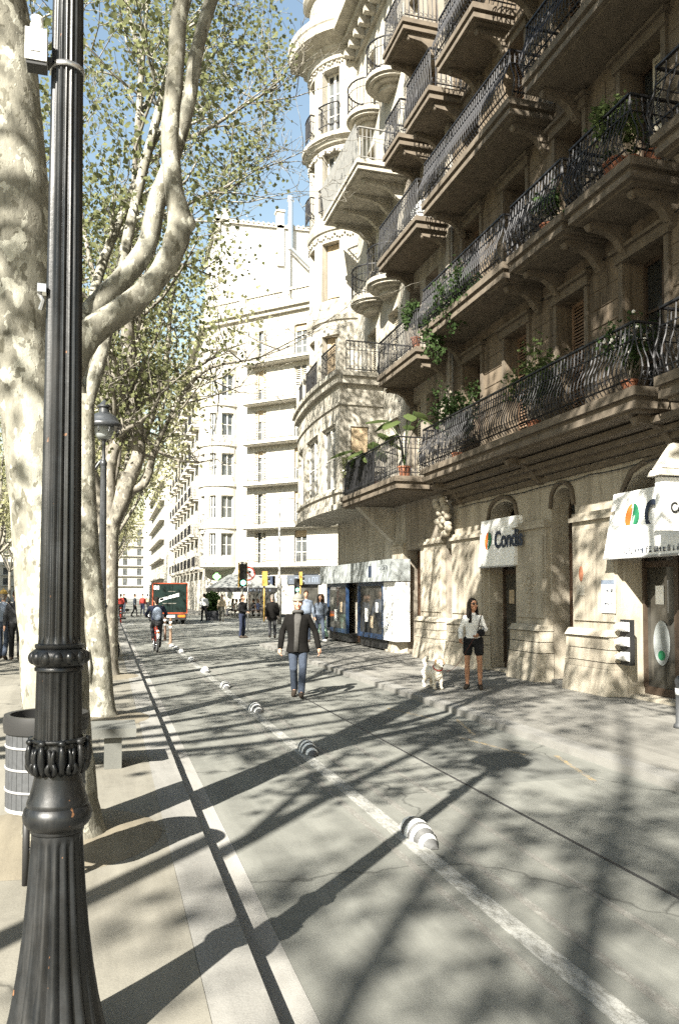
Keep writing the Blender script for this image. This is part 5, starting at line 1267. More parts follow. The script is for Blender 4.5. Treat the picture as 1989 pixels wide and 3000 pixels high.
q = MB(); q.lathe([(0.057,0.5),(0.060,0.5),(0.060,0.58),(0.057,0.58)], 16, (6.93,8.5)); q.build('reflective_band', 'white', t, True)
BN = thing('bench', 'low stone bench in the shade between the big tree and the leaning one', 'bench', (-0.3, 8.05, 0.13))
q = MB(); q.box(-0.85, 0.27, 7.78, 8.32, 0.43, 0.51); q.build('seat', 'patch', BN)
for x_ in (-0.72, -0.02):
    q = MB(); q.box(x_, x_+0.16, 7.84, 8.26, 0.131, 0.43); q.build('leg', 'patch', BN)
def separator(root):
    L = 0.62; W = 0.21; H_ = 0.14; q = MB(); nx = 20; na = 12
    def pt(i, j, e=0.0):
        f = i/nx; a = PI*j/na
        wv = W/2*math.sin(PI*(0.06+0.88*f))**0.55*(1.0-0.35*(1-f)**2)+e; hv = H_*math.sin(PI*(0.04+0.92*f))**0.7*(0.55+0.45*f)+e
        return (wv*math.cos(a), (f-0.5)*L, hv*math.sin(a))
    for i in range(nx):
        for j in range(na): q.add([pt(i,j),pt(i+1,j),pt(i+1,j+1),pt(i,j+1)], [(0,1,2,3)])
    q.add([pt(0,j) for j in range(na+1)], [tuple(range(na+1))]); q.add([pt(nx,j) for j in range(na+1)], [tuple(range(na+1))])
    o = q.build('rubber_body', 'sep_rubber', root, True, False)
    for (a, b) in ((2.6,4.2),(6.6,8.2),(9.6,11.6),(14.2,16.6)):
        s = MB(); n = 3
        for i in range(n):
            for j in range(na): s.add([pt(a+(b-a)*i/n,j,.003),pt(a+(b-a)*(i+1)/n,j,.003),pt(a+(b-a)*(i+1)/n,j+1,.003),pt(a+(b-a)*i/n,j+1,.003)], [(0,1,2,3)])
        s.build('white_stripe', 'white', root, True, False)
M['sep_rubber'] = mat('grey_rubber', (0.10, 0.10, 0.098), 0.7, 0.35, 20, 0, 0.2)
ZL = ['nearest striped rubber lane separator, the largest on the white line', 'striped lane separator lying in the thick tree shadow', 'third striped lane separator along the white line', 'fourth striped lane separator along the white line', 'fifth striped lane separator along the white line', 'sixth striped lane separator, left of the walking man', 'seventh striped lane separator near the cyclist', 'eighth striped lane separator, small beside the posts', 'ninth striped lane separator, last before the twin posts']
z0 = thing('lane_separator', ZL[0], 'lane separator', (2.20, 5.5, 0.004), -0.03, 'striped rubber separators on the cycle lane line'); separator(z0)
for i, (x, y) in enumerate(((2.18,8.78),(2.17,12.05),(2.15,15.15),(2.13,18.2),(2.12,21.2),(2.10,24.1),(2.08,25.6),(2.06,27.0))): dup(z0, (x, y, 0.004), R_.uniform(-.08,.08), ZL[i+1])
def flex_post(x, y, label, m_='red'):
    t = thing('bollard', label, 'bollard', (x,y,0.0), 0, 'lane posts'); q = MB(); q.lathe([(0.09,0.004),(0.09,0.03),(0.05,0.05),(0.045,0.85),(0.05,0.9),(0.03,0.93),(0.0,0.935)], 14, (x,y)); q.build('post', m_, t, True)
    for zz in (0.55, 0.72):
        q = MB(); q.lathe([(0.047,zz),(0.05,zz),(0.05,zz+0.08),(0.047,zz+0.08)], 14, (x,y)); q.build('reflective_band', 'white', t, True)
flex_post(2.07, 30.6, 'dark brown post just behind the cyclist', 'wood'); flex_post(2.10, 28.3, 'reddish brown post nearer than its twin beside the cyclist', 'shutter')
flex_post(0.75, 50, 'orange red post standing at the end of the cycle lane', 'red'); flex_post(-0.5, 44, 'orange red post at the promenade corner', 'red')

# ------------------------------------------------------------------ people
def remesh(o, vox, smooth=4):
    m = o.modifiers.new('remesh', 'REMESH'); m.mode = 'VOXEL'; m.voxel_size = vox; m.use_smooth_shade = True
    if smooth:
        s = o.modifiers.new('smooth', 'SMOOTH'); s.factor = 0.5; s.iterations = smooth
    return o
STAND = dict(pel=(0,0,.96), chest=(0,.01,1.27), neck=(0,0,1.47), head=(0,.03,1.625), shl=(-.185,0,1.42), shr=(.185,0,1.42), ell=(-.235,-.03,1.14), elr=(.235,-.03,1.14),
             wrl=(-.245,.05,.90), wrr=(.245,.05,.90), hpl=(-.09,0,.93), hpr=(.09,0,.93), knl=(-.10,.03,.51), knr=(.10,.03,.51), anl=(-.10,-.02,.09), anr=(.10,-.02,.09), tol=(-.12,.15,.03), tor=(.12,.15,.03))
def person(label, loc, rz, H=1.75, pose=None, skin='skin', top='black', top_len=0.0, top_w=1.0, sleeve='long', legs='denim', leg_len='long', shoes='shoe', hair='darkhair', hat=None, longhair=False, vox=0.02, hands=False, group=None, glasses=False, inner=None, look=0.0, female=False, face=True):
    J = dict(STAND); J.update(pose or {}); k = H/1.75
    for n in ('shl', 'shr'):
        if n not in (pose or {}): x_, y_, z_ = J[n]; J[n] = (x_*(0.80 if female else 0.93), y_, z_-0.03)
    J = {n: Vector(p)*k for n, p in J.items()}
    t = thing('person', label, 'person', loc, rz, group)
    S = lambda v: v*k
    HR = Matrix.Rotation(look, 3, 'Z')
    hd = J['head']
    def hp(x, y, z): return hd + HR @ Vector((x*k, y*k, z*k))
    # body: one continuous skin
    b = MB(); sh = 0.9 if female else 1.0
    b.ball(hp(0,-.005,.02), (S(.075),S(.093),S(.10)), 14, 10, HR); b.ball(hp(0,.03,-.05), (S(.057),S(.062),S(.065)), 12, 8, HR); b.ball(hp(0,.075,-.088), S(.028), 8, 6)
    b.caps(J['neck']-Vector((0,0,S(.06))), hp(0,-.01,-.06), S(.058*sh), S(.053*sh))
    if face:
        b.caps(hp(0,.088,.025), hp(0,.112,-.022), S(.010), S(.017)); b.ball(hp(0,.097,-.055), (S(.026),S(.012),S(.013)), 8, 6, HR)
        b.ball(hp(0,.085,.045), (S(.05),S(.014),S(.012)), 8, 6, HR)
        for s in (-1,1): b.ball(hp(s*.077,-.005,.0), (S(.012),S(.022),S(.034)), 8, 6, HR); b.ball(hp(s*.042,.07,-.02), S(.026), 8, 6)
    b.caps(J['pel'], J['chest'], S(.095*sh), S(.095*sh)); b.caps(J['chest'], J['neck']-Vector((0,0,S(.05))), S(.09), S(.06))
    for s in 'lr':
        b.caps(J['sh'+s], J['el'+s], S(.050*sh), S(.040*sh)); b.caps(J['el'+s], J['wr'+s], S(.041*sh), S(.028*sh))
        b.caps(J['chest']+Vector((0,0,S(.1))), J['sh'+s], S(.06), S(.05*sh))
        b.caps(J['hp'+s], J['kn'+s], S(.083), S(.054)); b.caps(J['kn'+s], J['kn'+s].lerp(J['an'+s],0.4), S(.052), S(.056)); b.caps(J['kn'+s].lerp(J['an'+s],0.4), J['an'+s], S(.056), S(.036))
        b.caps(J['an'+s], J['to'+s], S(.04), S(.028))
        d = (J['wr'+s]-J['el'+s]).normalized(); side = 1 if s == 'r' else -1
        f = Vector((0,1,0)); f = (f-d*f.dot(d)); f = f.normalized() if f.length > 0.2 else Vector((1,0,0)); pn = d.cross(f).normalized()
        pc = J['wr'+s]+d*S(.05)
        b.ball(pc, S(.036), 8, 6); b.ball(pc+d*S(.03), S(.034), 8, 6)
        if hands:
            for i, (o_, L1_, L2_) in enumerate(((-.026,.040,.032),(-.009,.046,.038),(.009,.044,.035),(.025,.036,.028))):
                a0 = pc+f*S(-o_)+d*S(.035); a1 = a0+(d*0.92+pn*0.38*-side).normalized()*S(L1_); a2 = a1+(d*0.55+pn*0.85*-side).normalized()*S(L2_)
                b.caps(a0, a1, S(.0105), S(.0095), 6); b.caps(a1, a2, S(.0095), S(.008), 6)
            a0 = pc+f*S(.022)-d*S(.01); a1 = a0+(f*0.7+d*0.75-pn*0.2*side).normalized()*S(.042); a2 = a1+(d*0.95+f*0.1-pn*0.4*side).normalized()*S(.032)
            b.caps(a0, a1, S(.014), S(.0115), 6); b.caps(a1, a2, S(.0115), S(.009), 6)
        else: b.ball(pc+d*S(.075), (S(.024),S(.028),S(.04)), 8, 6)
    remesh(b.build('body', skin, t, True, False), min(vox, 0.0075) if hands else vox, 2 if hands else 3)
    if face and hands:
        e = MB()
        for s in (-1,1): e.ball(hp(s*.031,.0825,.022), (S(.013),S(.008),S(.006)), 8, 6, HR)
        e.build('eyes', 'darkhair', t, True, False)
        e = MB(); e.caps(hp(-.020,.107,-.055), hp(.020,.107,-.055), S(.0045), S(.0045), 6); e.build('lips', 'redcloth', t, True, False)
        if True:
            e = MB()
            for s in (-1,1): e.caps(hp(s*.016,.096,.047), hp(s*.046,.086,.047), S(.005), S(.004), 6)
            e.build('eyebrows', hair, t, True, False)
    # trousers or shorts
    g = MB(); w_ = 0.012
    g.ball((J['pel']+Vector((0,0,S(-.03)))), (S(.165*(1.02 if female else 1)),S(.125),S(.12)), 14, 9)
    for s in 'lr':
        if leg_len == 'long':
            g.caps(J['hp'+s], J['kn'+s], S(.098), S(.074)); g.caps(J['kn'+s], J['an'+s]+Vector((0,0,S(.02))), S(.074), S(.066))
        else:
            m_ = J['hp'+s].lerp(J['kn'+s], 0.50); g.caps(J['hp'+s], m_, S(.104), S(.098))
    remesh(g.build('trousers' if leg_len == 'long' else 'shorts', legs, t, True, False), vox, 3)
    # top
    g = MB(); c0 = J['pel']+Vector((0,0,S(.02-top_len))); c1 = J['chest']; c2 = J['chest'].lerp(J['neck'], .72)
    fe = 1 if female else 0
    ho = .022 if top_len > .1 else 0
    pr = [(c0, .170+ho), (c0.lerp(c1,.02), .174+ho), (c0.lerp(c1,.35), .168-.022*fe), (c0.lerp(c1,.65), .172-.016*fe), (c1, .186-.012*fe), (c1.lerp(c2,.55), .178-.012*fe), (c2, .125)]
    g.tube([p for p, r in pr], [S(r)*top_w for p, r in pr], 20, True, (1.0, .72))
    g.caps(J['chest']+Vector((0,0,S(.08))), J['neck']-Vector((0,0,S(.03))), S(.10), S(.066))
    for s in 'lr':
        g.caps(J['chest']+Vector((0,0,S(.11))), J['sh'+s]-Vector((0,0,S(.012))), S(.068), S(.058*top_w))
        g.caps(J['sh'+s]-Vector((0,0,S(.012))), J['el'+s], S(.060*top_w), S(.054*top_w))
        if sleeve == 'long': g.caps(J['el'+s], J['el'+s].lerp(J['wr'+s], 0.93), S(.060*top_w), S(.050*top_w))
    remesh(g.build('jacket' if top_len > 0 else 'top', top, t, True, False), vox, 3)
    if inner:
        g = MB(); g.tube([J['neck']+Vector((0,S(.07),S(-.03))), J['chest']+Vector((S(.0),S(.128),S(.10))), J['chest']+Vector((S(.01),S(.140),S(.0))), J['pel'].lerp(J['chest'],.4)+Vector((S(.02),S(.140),0)), J['pel']+Vector((S(.03),S(.150),S(-.165)))], [S(.055),S(.065),S(.052),S(.040),S(.042)], 12, True, (1.0,.35)); g.torus(J['neck']+Vector((0,S(.015),S(.0))), (0,-.25,1), S(.078), S(.032), 18, 8); g.build('hooded_top', inner, t, True, False)
    for s in 'lr':
        g = MB(); g.caps(J['an'+s]+Vector((0,0,S(-.03))), J['to'+s]+Vector((0,0,S(.012))), S(.055), S(.043)); 
        o = g.build('shoe', shoes, t, True, False)
    # hair and hat
    g = MB(); g.ball(hp(0,-.022,.045), (S(.085),S(.095),S(.095)), 14, 9, HR)
    if longhair:
        for s in (-1,0,1):
            g.caps(hp(s*.05,-.05,.02), hp(s*.07,-.05,-.20), S(.05), S(.045)); g.caps(hp(s*.07,-.05,-.20), hp(s*.085,.02,-.34), S(.045), S(.025))
        for s in (-1,1): g.caps(hp(s*.072,.01,.05), hp(s*.08,.035,-.18), S(.024), S(.03)); g.caps(hp(s*.08,.035,-.18), hp(s*.09,.07,-.33), S(.03), S(.018))
    else: g.caps(hp(0,-.06,.0), hp(0,-.065,-.06), S(.062), S(.045))
    remesh(g.build('hair', hair, t, True, False), min(vox,0.012), 2)
    if hat:
        g = MB(); g.ball(hp(0,-.012,.085), (S(.092),S(.107),S(.085)), 16, 10, HR); g.torus(hp(0,-.005,.062), (0,.12,1), S(.090), S(.020), 22, 8); g.caps(hp(0,-.02,.15), hp(0,-.03,.175), S(.05), S(.02)); g.build('beanie', hat, t, True, False)
    if glasses:
        g = MB()
        for s in (-1,1): g.ball(hp(s*.034,.094,.022), (S(.026),S(.010),S(.019)), 10, 7, HR); g.caps(hp(s*.058,.088,.027), hp(s*.076,.0,.02), S(.004), S(.004), 6)
        g.caps(hp(-.012,.10,.026), hp(.012,.10,.026), S(.004), S(.004), 6); g.build('sunglasses', 'black_print', t, True, False)
    return t, J
FACE_CAM = lambda x, y: math.atan2(-x, -y) - 0.0      # heading that faces the camera (front is +Y)
def face_to(x, y, tx=0.0, ty=0.0): return math.atan2(-(tx-x), ty-y)
# the man in the beanie walking towards us
mx_, my_ = 3.13, 13.35
man, MJ = person('man in grey beanie, open black coat and jeans walking down the empty traffic lane', (mx_, my_, 0.0), face_to(mx_, my_), 1.73,
    dict(wrl=(-.36,.02,.86), ell=(-.30,-.04,1.13), wrr=(.30,.10,.86), elr=(.27,-.02,1.13), knl=(-.085,.10,.52), anl=(-.06,.12,.10), tol=(-.06,.29,.05), knr=(.075,.03,.50), anr=(.06,-.17,.12), tor=(.075,-.02,.03)),
    'skin', 'coat', 0.20, 1.06, 'long', 'denim', 'long', 'shoe', 'greyhair', 'greyknit', False, 0.011, True, None, False, 'fleece')
wx, wy = 6.22, 12.95
wom, WJ = person('woman in white shirt, black shorts and sunglasses holding a dog lead', (wx, wy, 0.087), face_to(wx, wy)-0.15, 1.60,
    dict(ell=(-.225,-.05,1.15), wrl=(-.13,.16,1.06), elr=(.245,-.03,1.14), wrr=(.22,.14,.98), anl=(-.13,0,.09), tol=(-.17,.15,.03), knl=(-.125,.02,.51), knr=(.115,.02,.51), hpl=(-.10,0,.93), hpr=(.10,0,.93), anr=(.12,.0,.09), tor=(.13,.15,.03)),
    'skin_tan', 'whiteshirt', 0.0, 0.93, 'long', 'black', 'short', 'shoe', 'darkhair', None, True, 0.010, True, None, True, None, 0.7, True)
hb = MB(); hb.caps((-.15,.03,1.30),(-.12,.15,1.12),.009,.009,6); hb.caps((-.11,.0,1.30),(-.10,-.12,1.15),.009,.009,6); hb.build('bag_strap', 'black', wom, True, False)
bag = thing('shoulder_bag', 'small black shoulder bag hanging at the waist of the woman in white', 'bag', (wx, wy, 0.087), wom.rotation_euler.z); q = MB(); q.ball((-.16,.16,1.0),(.075,.04,.065),12,8); q.build('pouch', 'black', bag, True, False)
q = MB(); q.torus((-.16,.15,1.07),(0,1,0),.05,.008,14,6); q.build('handle', 'black', bag, True, False)
# the dog
dogx, dogy = 5.57, 13.2
DG = thing('dog', 'small fluffy white dog with tan ears standing on the pavement', 'dog', (dogx, dogy, 0.087), face_to(dogx, dogy)+0.45)
b = MB(); DGm = Matrix.Scale(0.9, 3)
b.caps((0,-.20,.27),(0,.10,.29),.105,.12,12); b.ball((0,.13,.27),(.105,.09,.13),12,8); b.ball((0,-.24,.28),(.10,.10,.11),12,8)
b.caps((0,.13,.32),(0,.20,.43),.085,.075); b.ball((0,.23,.46),(.075,.08,.07),12,8); b.caps((0,.27,.445),(0,.335,.43),.045,.028)
for s in (-1,1):
    b.caps((s*.06,.14,.24),(s*.065,.15,.12),.045,.032); b.caps((s*.065,.15,.12),(s*.065,.155,.03),.032,.030); b.caps((s*.065,.155,.025),(s*.065,.185,.022),.028,.024)
    b.caps((s*.065,-.24,.26),(s*.07,-.19,.17),.065,.042); b.caps((s*.07,-.19,.17),(s*.07,-.27,.10),.040,.028); b.caps((s*.07,-.27,.10),(s*.07,-.255,.03),.028,.028); b.caps((s*.07,-.255,.025),(s*.07,-.22,.022),.028,.024)
b.caps((0,-.32,.34),(0,-.36,.46),.04,.05); b.caps((0,-.36,.46),(0,-.28,.52),.05,.04)
o = remesh(b.build('body', 'dogfur', DG, True, False), 0.008, 1)
tx = bpy.data.textures.new('fur_noise', 'CLOUDS'); tx.noise_scale = 0.03
dm = o.modifiers.new('fur', 'DISPLACE'); dm.texture = tx; dm.strength = 0.03; dm.mid_level = 0.5
for s in (-1,1):
    b = MB(); b.caps((s*.06,.215,.51),(s*.085,.235,.45),.026,.018,8); b.build('ear', 'dogbrown', DG, True, False)
b = MB(); b.ball((0,.358,.44),.016,8,6)
b.ball((-.032,.292,.475),.010,8,6); b.ball((.032,.292,.475),.010,8,6); b.build('nose_and_eyes', 'black', DG, True, False)
b = MB(); b.torus((0,.165,.385),(0,.6,.8),.085,.010,18,6); b.build('collar', 'redcloth', DG, True, False)
# lead from hand to collar
LD = thing('dog_lead', 'thin brown dog lead slung from the hand of the woman to the white dog', 'dog lead', (wx-0.1, wy-0.1, 0.5))
hw = Matrix.Translation(wom.location) @ Matrix.Rotation(wom.rotation_euler.z, 4, 'Z') @ (WJ['wrl'] + Vector((0.03,0.06,0))).to_4d()
hw = Vector(hw[:3]); cw = Matrix.Translation(DG.location) @ Matrix.Rotation(DG.rotation_euler.z, 4, 'Z') @ Vector((0,.165,.39,1)); cw = Vector(cw[:3])
P = [hw.lerp(cw, f)+Vector((0,0,-0.22*math.sin(PI*f)**1.0*(0.6+f))) for f in np.linspace(0,1,12)]
q = MB(); q.tube(P, 0.0045, 5); q.build('cord', 'leadbrown', LD, True)
# cyclist and bicycle, seen from behind
bx, by = 1.42, 24.3
BK = thing('bicycle', 'red hire bicycle with white rear mudguard ridden along the cycle lane', 'bicycle', (bx, by, 0.004), 0.03)
for (yy) in (0.0, 1.02):
    w_ = MB(); w_.torus((0,yy,.33),(1,0,0),.305,.024,32,8); wo = w_.build('wheel', 'rubber', BK, True, False)
    w_ = MB(); w_.torus((0,yy,.33),(1,0,0),.275,.012,28,6); w_.build('rim', 'chrome', wo, True, False)
    w_ = MB(); w_.caps((-.04,yy,.33),(.04,yy,.33),.02,.02,8)
    for k in range(12):
        a = 2*PI*k/12; w_.bar((0,yy,.33),(0,yy+.27*math.cos(a),.33+.27*math.sin(a)),.004)
    w_.build('spokes', 'chrome', wo, False, False)
q = MB()
for a, b_, r in (((0,.42,.30),(0,.22,.78),.022),((0,.42,.30),(0,.92,.62),.03),((0,.92,.55),(0,.86,.95),.02),((.05,0,.33),(.02,.42,.30),.012),((-.05,0,.33),(-.02,.42,.30),.012),((.04,0,.33),(.02,.24,.70),.01),((-.04,0,.33),(-.02,.24,.70),.01),((.05,1.02,.33),(.03,.92,.62),.014),((-.05,1.02,.33),(-.03,.92,.62),.014)): q.caps(a, b_, r, r, 8)
q.build('frame', 'red', BK, True, False)
q = MB(); P = [(0,.33*math.cos(a)*1.08+0.0,.33+.345*math.sin(a)) for a in np.linspace(0.5,3.5,14)]; 
for a, b_ in zip(P[:-1], P[1:]): q.bar(a, b_, .075, .01, (1,0,0) if False else (0,0,1))
q.build('mudguard', 'white', BK, False, False)
q = MB(); q.ball((0,.20,.83),(.085,.13,.04),12,8); q.build('saddle', 'rubber', BK, True, False)
q = MB(); q.tube([(-.29,.72,1.05),(-.2,.84,1.03),(0,.87,1.0),(.2,.84,1.03),(.29,.72,1.05)], .014, 8); q.build('handlebar', 'rubber', BK, True, False)
q = MB(); q.ball((0,-.30,.62),(.04,.02,.03),8,6); q.build('rear_light', 'amber', BK, True, False)
for s in (-1, 1):
    q = MB(); q.box(s*.10-.05, s*.10+.05, .38+s*.10, .46+s*.10, .30-s*.12, .325-s*.12); q.bar((s*.05,.42,.30),(s*.06,.42+s*.10,.31-s*.12),.02); q.build('pedal', 'rubber', BK, False, False)
cyc, _ = person('cyclist in dark clothes with a grey backpack seen from behind', (bx, by+0.2, 0.03), 0.03, 1.72,
    dict(pel=(0,.0,.94), chest=(0,.13,1.22), neck=(0,.20,1.40), head=(0,.25,1.535), shl=(-.19,.17,1.36), shr=(.19,.17,1.36), ell=(-.30,.27,1.13), elr=(.30,.27,1.13), wrl=(-.28,.50,1.07), wrr=(.28,.50,1.07),
         hpl=(-.09,.02,.92), hpr=(.09,.02,.92), knl=(-.12,.34,.72), knr=(.12,.36,.60), anl=(-.10,.14,.47), anr=(.10,.30,.18), tol=(-.11,.30,.43), tor=(.11,.46,.16)),
    'skin', 'navy', 0.02, 1.0, 'long', 'charcoal', 'long', 'shoe', 'darkhair', None, False, 0.016)
bp = thing('backpack', 'grey backpack on the back of the cyclist', 'backpack', (bx, by+0.2, 0.03), 0.03); q = MB(); q.ball((0,-.06,1.12),(.15,.10,.22),14,10); q.ball((0,-.11,1.03),(.12,.07,.11),12,8); remesh(q.build('bag', 'blueGrey', bp, True, False), 0.014, 2)
q = MB(); q.caps((-.09,.02,1.33),(.09,.02,1.33),.02,.02,8); q.build('strap', 'black', bp, True, False)
# other people
WALK = dict(knl=(-.09,.12,.53), anl=(-.09,.16,.12), tol=(-.10,.32,.08), knr=(.09,-.03,.52), anr=(.09,-.22,.16), tor=(.10,-.08,.05), wrl=(-.25,-.08,.90), wrr=(.25,.14,.92))
def crowd(label, x, y, z, rz, H, **kw):
    kw.setdefault('vox', 0.028); kw.setdefault('face', y < 34); kw.setdefault('group', 'passers-by'); return person(label, (x, y, z), rz, H, **kw)
crowd('person in grey jacket with dark bag strap walking away along the promenade', -2.12, 20.6, 0.13, 0.1, 1.72, pose=WALK, top='charcoal', top_len=0.05, legs='black', hair='brownhair', vox=0.02)
q = MB(); q.caps((-.17,-.10,1.45),(.15,-.13,1.0),.015,.015,6); tgt = [o for o in C.objects if o.get('label','').startswith('person in grey jacket')][0]; q.build('bag_strap', 'black', tgt, True, False)
crowd('person in blue jeans and yellow scarf beside the grey jacketed one', -2.45, 21.0, 0.13, -0.1, 1.70, pose=WALK, top='blueGrey', legs='denim', hair='greyhair', hat='yellow', vox=0.02)
crowd('man in black standing with hands together near the traffic light', 5.12, 31.5, 0.0, face_to(5.1,31.5)+0.9, 1.72, pose=dict(wrl=(-.06,.25,1.05), wrr=(.06,.25,1.06), ell=(-.23,.03,1.14), elr=(.23,.03,1.14)), top='black', legs='navy', hair='brownhair')
crowd('bald man in long dark coat walking away towards the café', 6.15, 30.6, 0.0, -0.15, 1.72, pose=WALK, top='coat', top_len=0.22, top_w=1.1, legs='charcoal', hair='greyhair')
crowd('man in grey jumper partly behind the beanie man', 6.45, 26.3, 0.087, 2.9, 1.78, pose=WALK, top='blueGrey', legs='denim', hair='brownhair')
crowd('woman with long dark hair, white top and light jeans by the blue shop window', 6.95, 26.4, 0.087, 3.3, 1.66, pose=WALK, top='blueGrey', legs='denim', longhair=True, female=True, shoes='white')
crowd('woman in mint trousers close to the corner of the blue shop', 7.35, 27.6, 0.087, 0.3, 1.66, pose=WALK, top='slate', legs='mint', longhair=True, female=True, hair='brownhair')
crowd('person in white by the back of the truck', 5.75, 50, 0.0, 0.2, 1.75, pose=WALK, top='whiteshirt', legs='black')
crowd('person in beige on the café side of the truck', 6.7, 49, 0.0, 3.0, 1.7, pose=WALK, top='beige', legs='greyknit')
for i, (x, y, m_, l_) in enumerate(((0.9,60,'redcloth','black'),(1.9,61,'slate','black'),(2.6,64,'redcloth','navy'),(0.0,66,'whiteshirt','charcoal'),(1.3,70,'black','denim'),(3.4,73,'beige','charcoal'))):
    crowd('one of the tiny figures crossing far down the promenade', x, y, 0.0, R_.uniform(0,6), 1.72, pose=WALK, top=m_, legs=l_, vox=0.05)
SIT = dict(pel=(0,0,.50), chest=(0,-.03,.82), neck=(0,-.01,1.02), head=(0,.03,1.17), shl=(-.185,-.02,.97), shr=(.185,-.02,.97), ell=(-.23,.08,.74), elr=(.23,.08,.74), wrl=(-.15,.28,.74), wrr=(.15,.28,.74), hpl=(-.09,.02,.49), hpr=(.09,.02,.49), knl=(-.12,.42,.50), knr=(.12,.42,.50), anl=(-.12,.40,.09), anr=(.12,.38,.09), tol=(-.12,.55,.03), tor=(.12,.54,.03))
# café terrace
def table(x, y, label):
    t = thing('cafe_table', label, 'table', (x,y,0.13), 0, 'café tables'); q = MB(); q.lathe([(0.35,.72),(0.35,.75)], 18, (0,0)); q.build('table_top', 'chrome', t, False, False); q = MB(); q.lathe([(0.2,0.0),(0.2,.02),(0.03,.05),(0.03,.72)], 12, (0,0)); q.build('pedestal', 'black_print', t, True, False); return t
def chair_(x, y, rz, label):
    t = thing('cafe_chair', label, 'chair', (x,y,0.13), rz, 'café chairs'); q = MB(); q.box(-.21,.21,-.2,.2,.44,.46); q.build('seat', 'wood', t, False, False)
    q = MB(); q.box(-.21,.21,-.22,-.19,.62,.86); q.build('backrest', 'wood', t, False, False)
    for sx in (-1,1):
        for sy in (-1,1):
            q = MB(); q.caps((sx*.19,sy*.18,0.01),(sx*.19,sy*(.18 if sy > 0 else .20),.44 if sy > 0 else .86),.012,.012,6); q.build('leg', 'chrome', t, False, False)
    return t
cl = ['dark clothed guest', 'guest in white', 'guest in grey', 'guest in black jacket', 'guest in navy', 'guest in beige top', 'guest in black sweater']
k = 0; ch0 = None; tb0 = None
for i, (x, y) in enumerate(((7.9,56.5),(9.3,56.0),(10.7,55.2),(8.7,58.2),(10.3,57.4))):
    tl = ['at the planter end', 'in the front row centre', 'in the front row by the lamp pole', 'in the back row near the awning edge', 'in the back row by the doorway'][i]
    if tb0 is None: tb0 = table(x, y, 'round café table '+tl)
    else: dup(tb0, (x,y,0.13), 0, 'round café table '+tl)
    for s in (-1, 1):
        cx = x+s*0.62; rz = PI/2*s
        lb = ('wooden café chair %s, %s side' % (tl, 'street' if s < 0 else 'house'))
        if ch0 is None: ch0 = chair_(cx, y, rz, lb)
        else: dup(ch0, (cx,y,0.13), rz, lb)
        if (i, s) not in ((4, 1), (2, 1), (3, -1)):
            person('%s seated %s' % (cl[k], tl), (cx, y, 0.11), rz, 1.72, SIT, top=['black','whiteshirt','greyknit','black','navy','beige','black'][k], legs=['black','charcoal'][k % 2], hair=['darkhair','brownhair','greyhair'][k % 3], vox=0.035, group='seated café guests', face=False, longhair=k % 3 == 1); k += 1
# canopy of the café
CN = thing('cafe_canopy', 'grey cloth canopy with dark lettered valance over the café terrace', 'canopy', (9.2, 58.5, 0.13))
q = MB(); x0, x1, ya, yb = 7.2, 11.4, 55.0, 61.5
q.add([(x0,ya,2.15),(x1,ya,2.15),(x1,yb,2.15),(x0,yb,2.15),(8.6,57.2,3.15),(10.2,57.2,3.15),(10.2,59.2,3.15),(8.6,59.2,3.15)], [(0,1,5,4),(1,2,6,5),(2,3,7,6),(3,0,4,7),(4,5,6,7)]); q.build('roof_cloth', 'awning_grey', CN)
q = MB(); q.box(x0,x1,ya-.02,ya,1.85,2.17); q.box(x0-.02,x0,ya,yb,1.85,2.17); q.box(x1,x1+.02,ya,yb,1.85,2.17); o = q.build('valance', 'black_print', CN)
q = MB(); scribble(q, Plane((0,ya-.02),(1,0),(0,1)), 9.0, 10.9, 1.92, 0.16, -0.001, random.Random(2)); q.build('small_lettering', 'blueGrey', o)
for (x, y) in ((x0+.1,ya+.1),(x1-.1,ya+.1),(x0+.1,yb-.1),(x1-.1,yb-.1)):
    q = MB(); q.lathe([(0.04,0.13),(0.04,2.15)], 10, (x,y)); q.build('pole', 'chrome', CN, True)
TP = thing('topiary', 'rounded clipped shrub in a dark planter beside the truck', 'plant', (6.55, 52.5, 0.0)); q = MB(); q.box(6.2,6.95,52.15,52.85,0.0,0.62); q.build('planter', 'charcoal', TP)
rg = np.random.default_rng(3); pp = rg.normal(size=(2600,3)); pp /= np.linalg.norm(pp,axis=1)[:,None]; pp = pp*np.array([.48,.48,.68])*(0.8+0.2*rg.random(2600))[:,None]+np.array([6.57,52.5,1.2]); leaf_mesh('foliage', pp, 0.14, 'leaf_dark', TP, 5)
q = MB(); q.ball((6.57,52.5,1.2),(.36,.36,.52),12,8); q.build('inner_twigs', 'bark_far', TP)

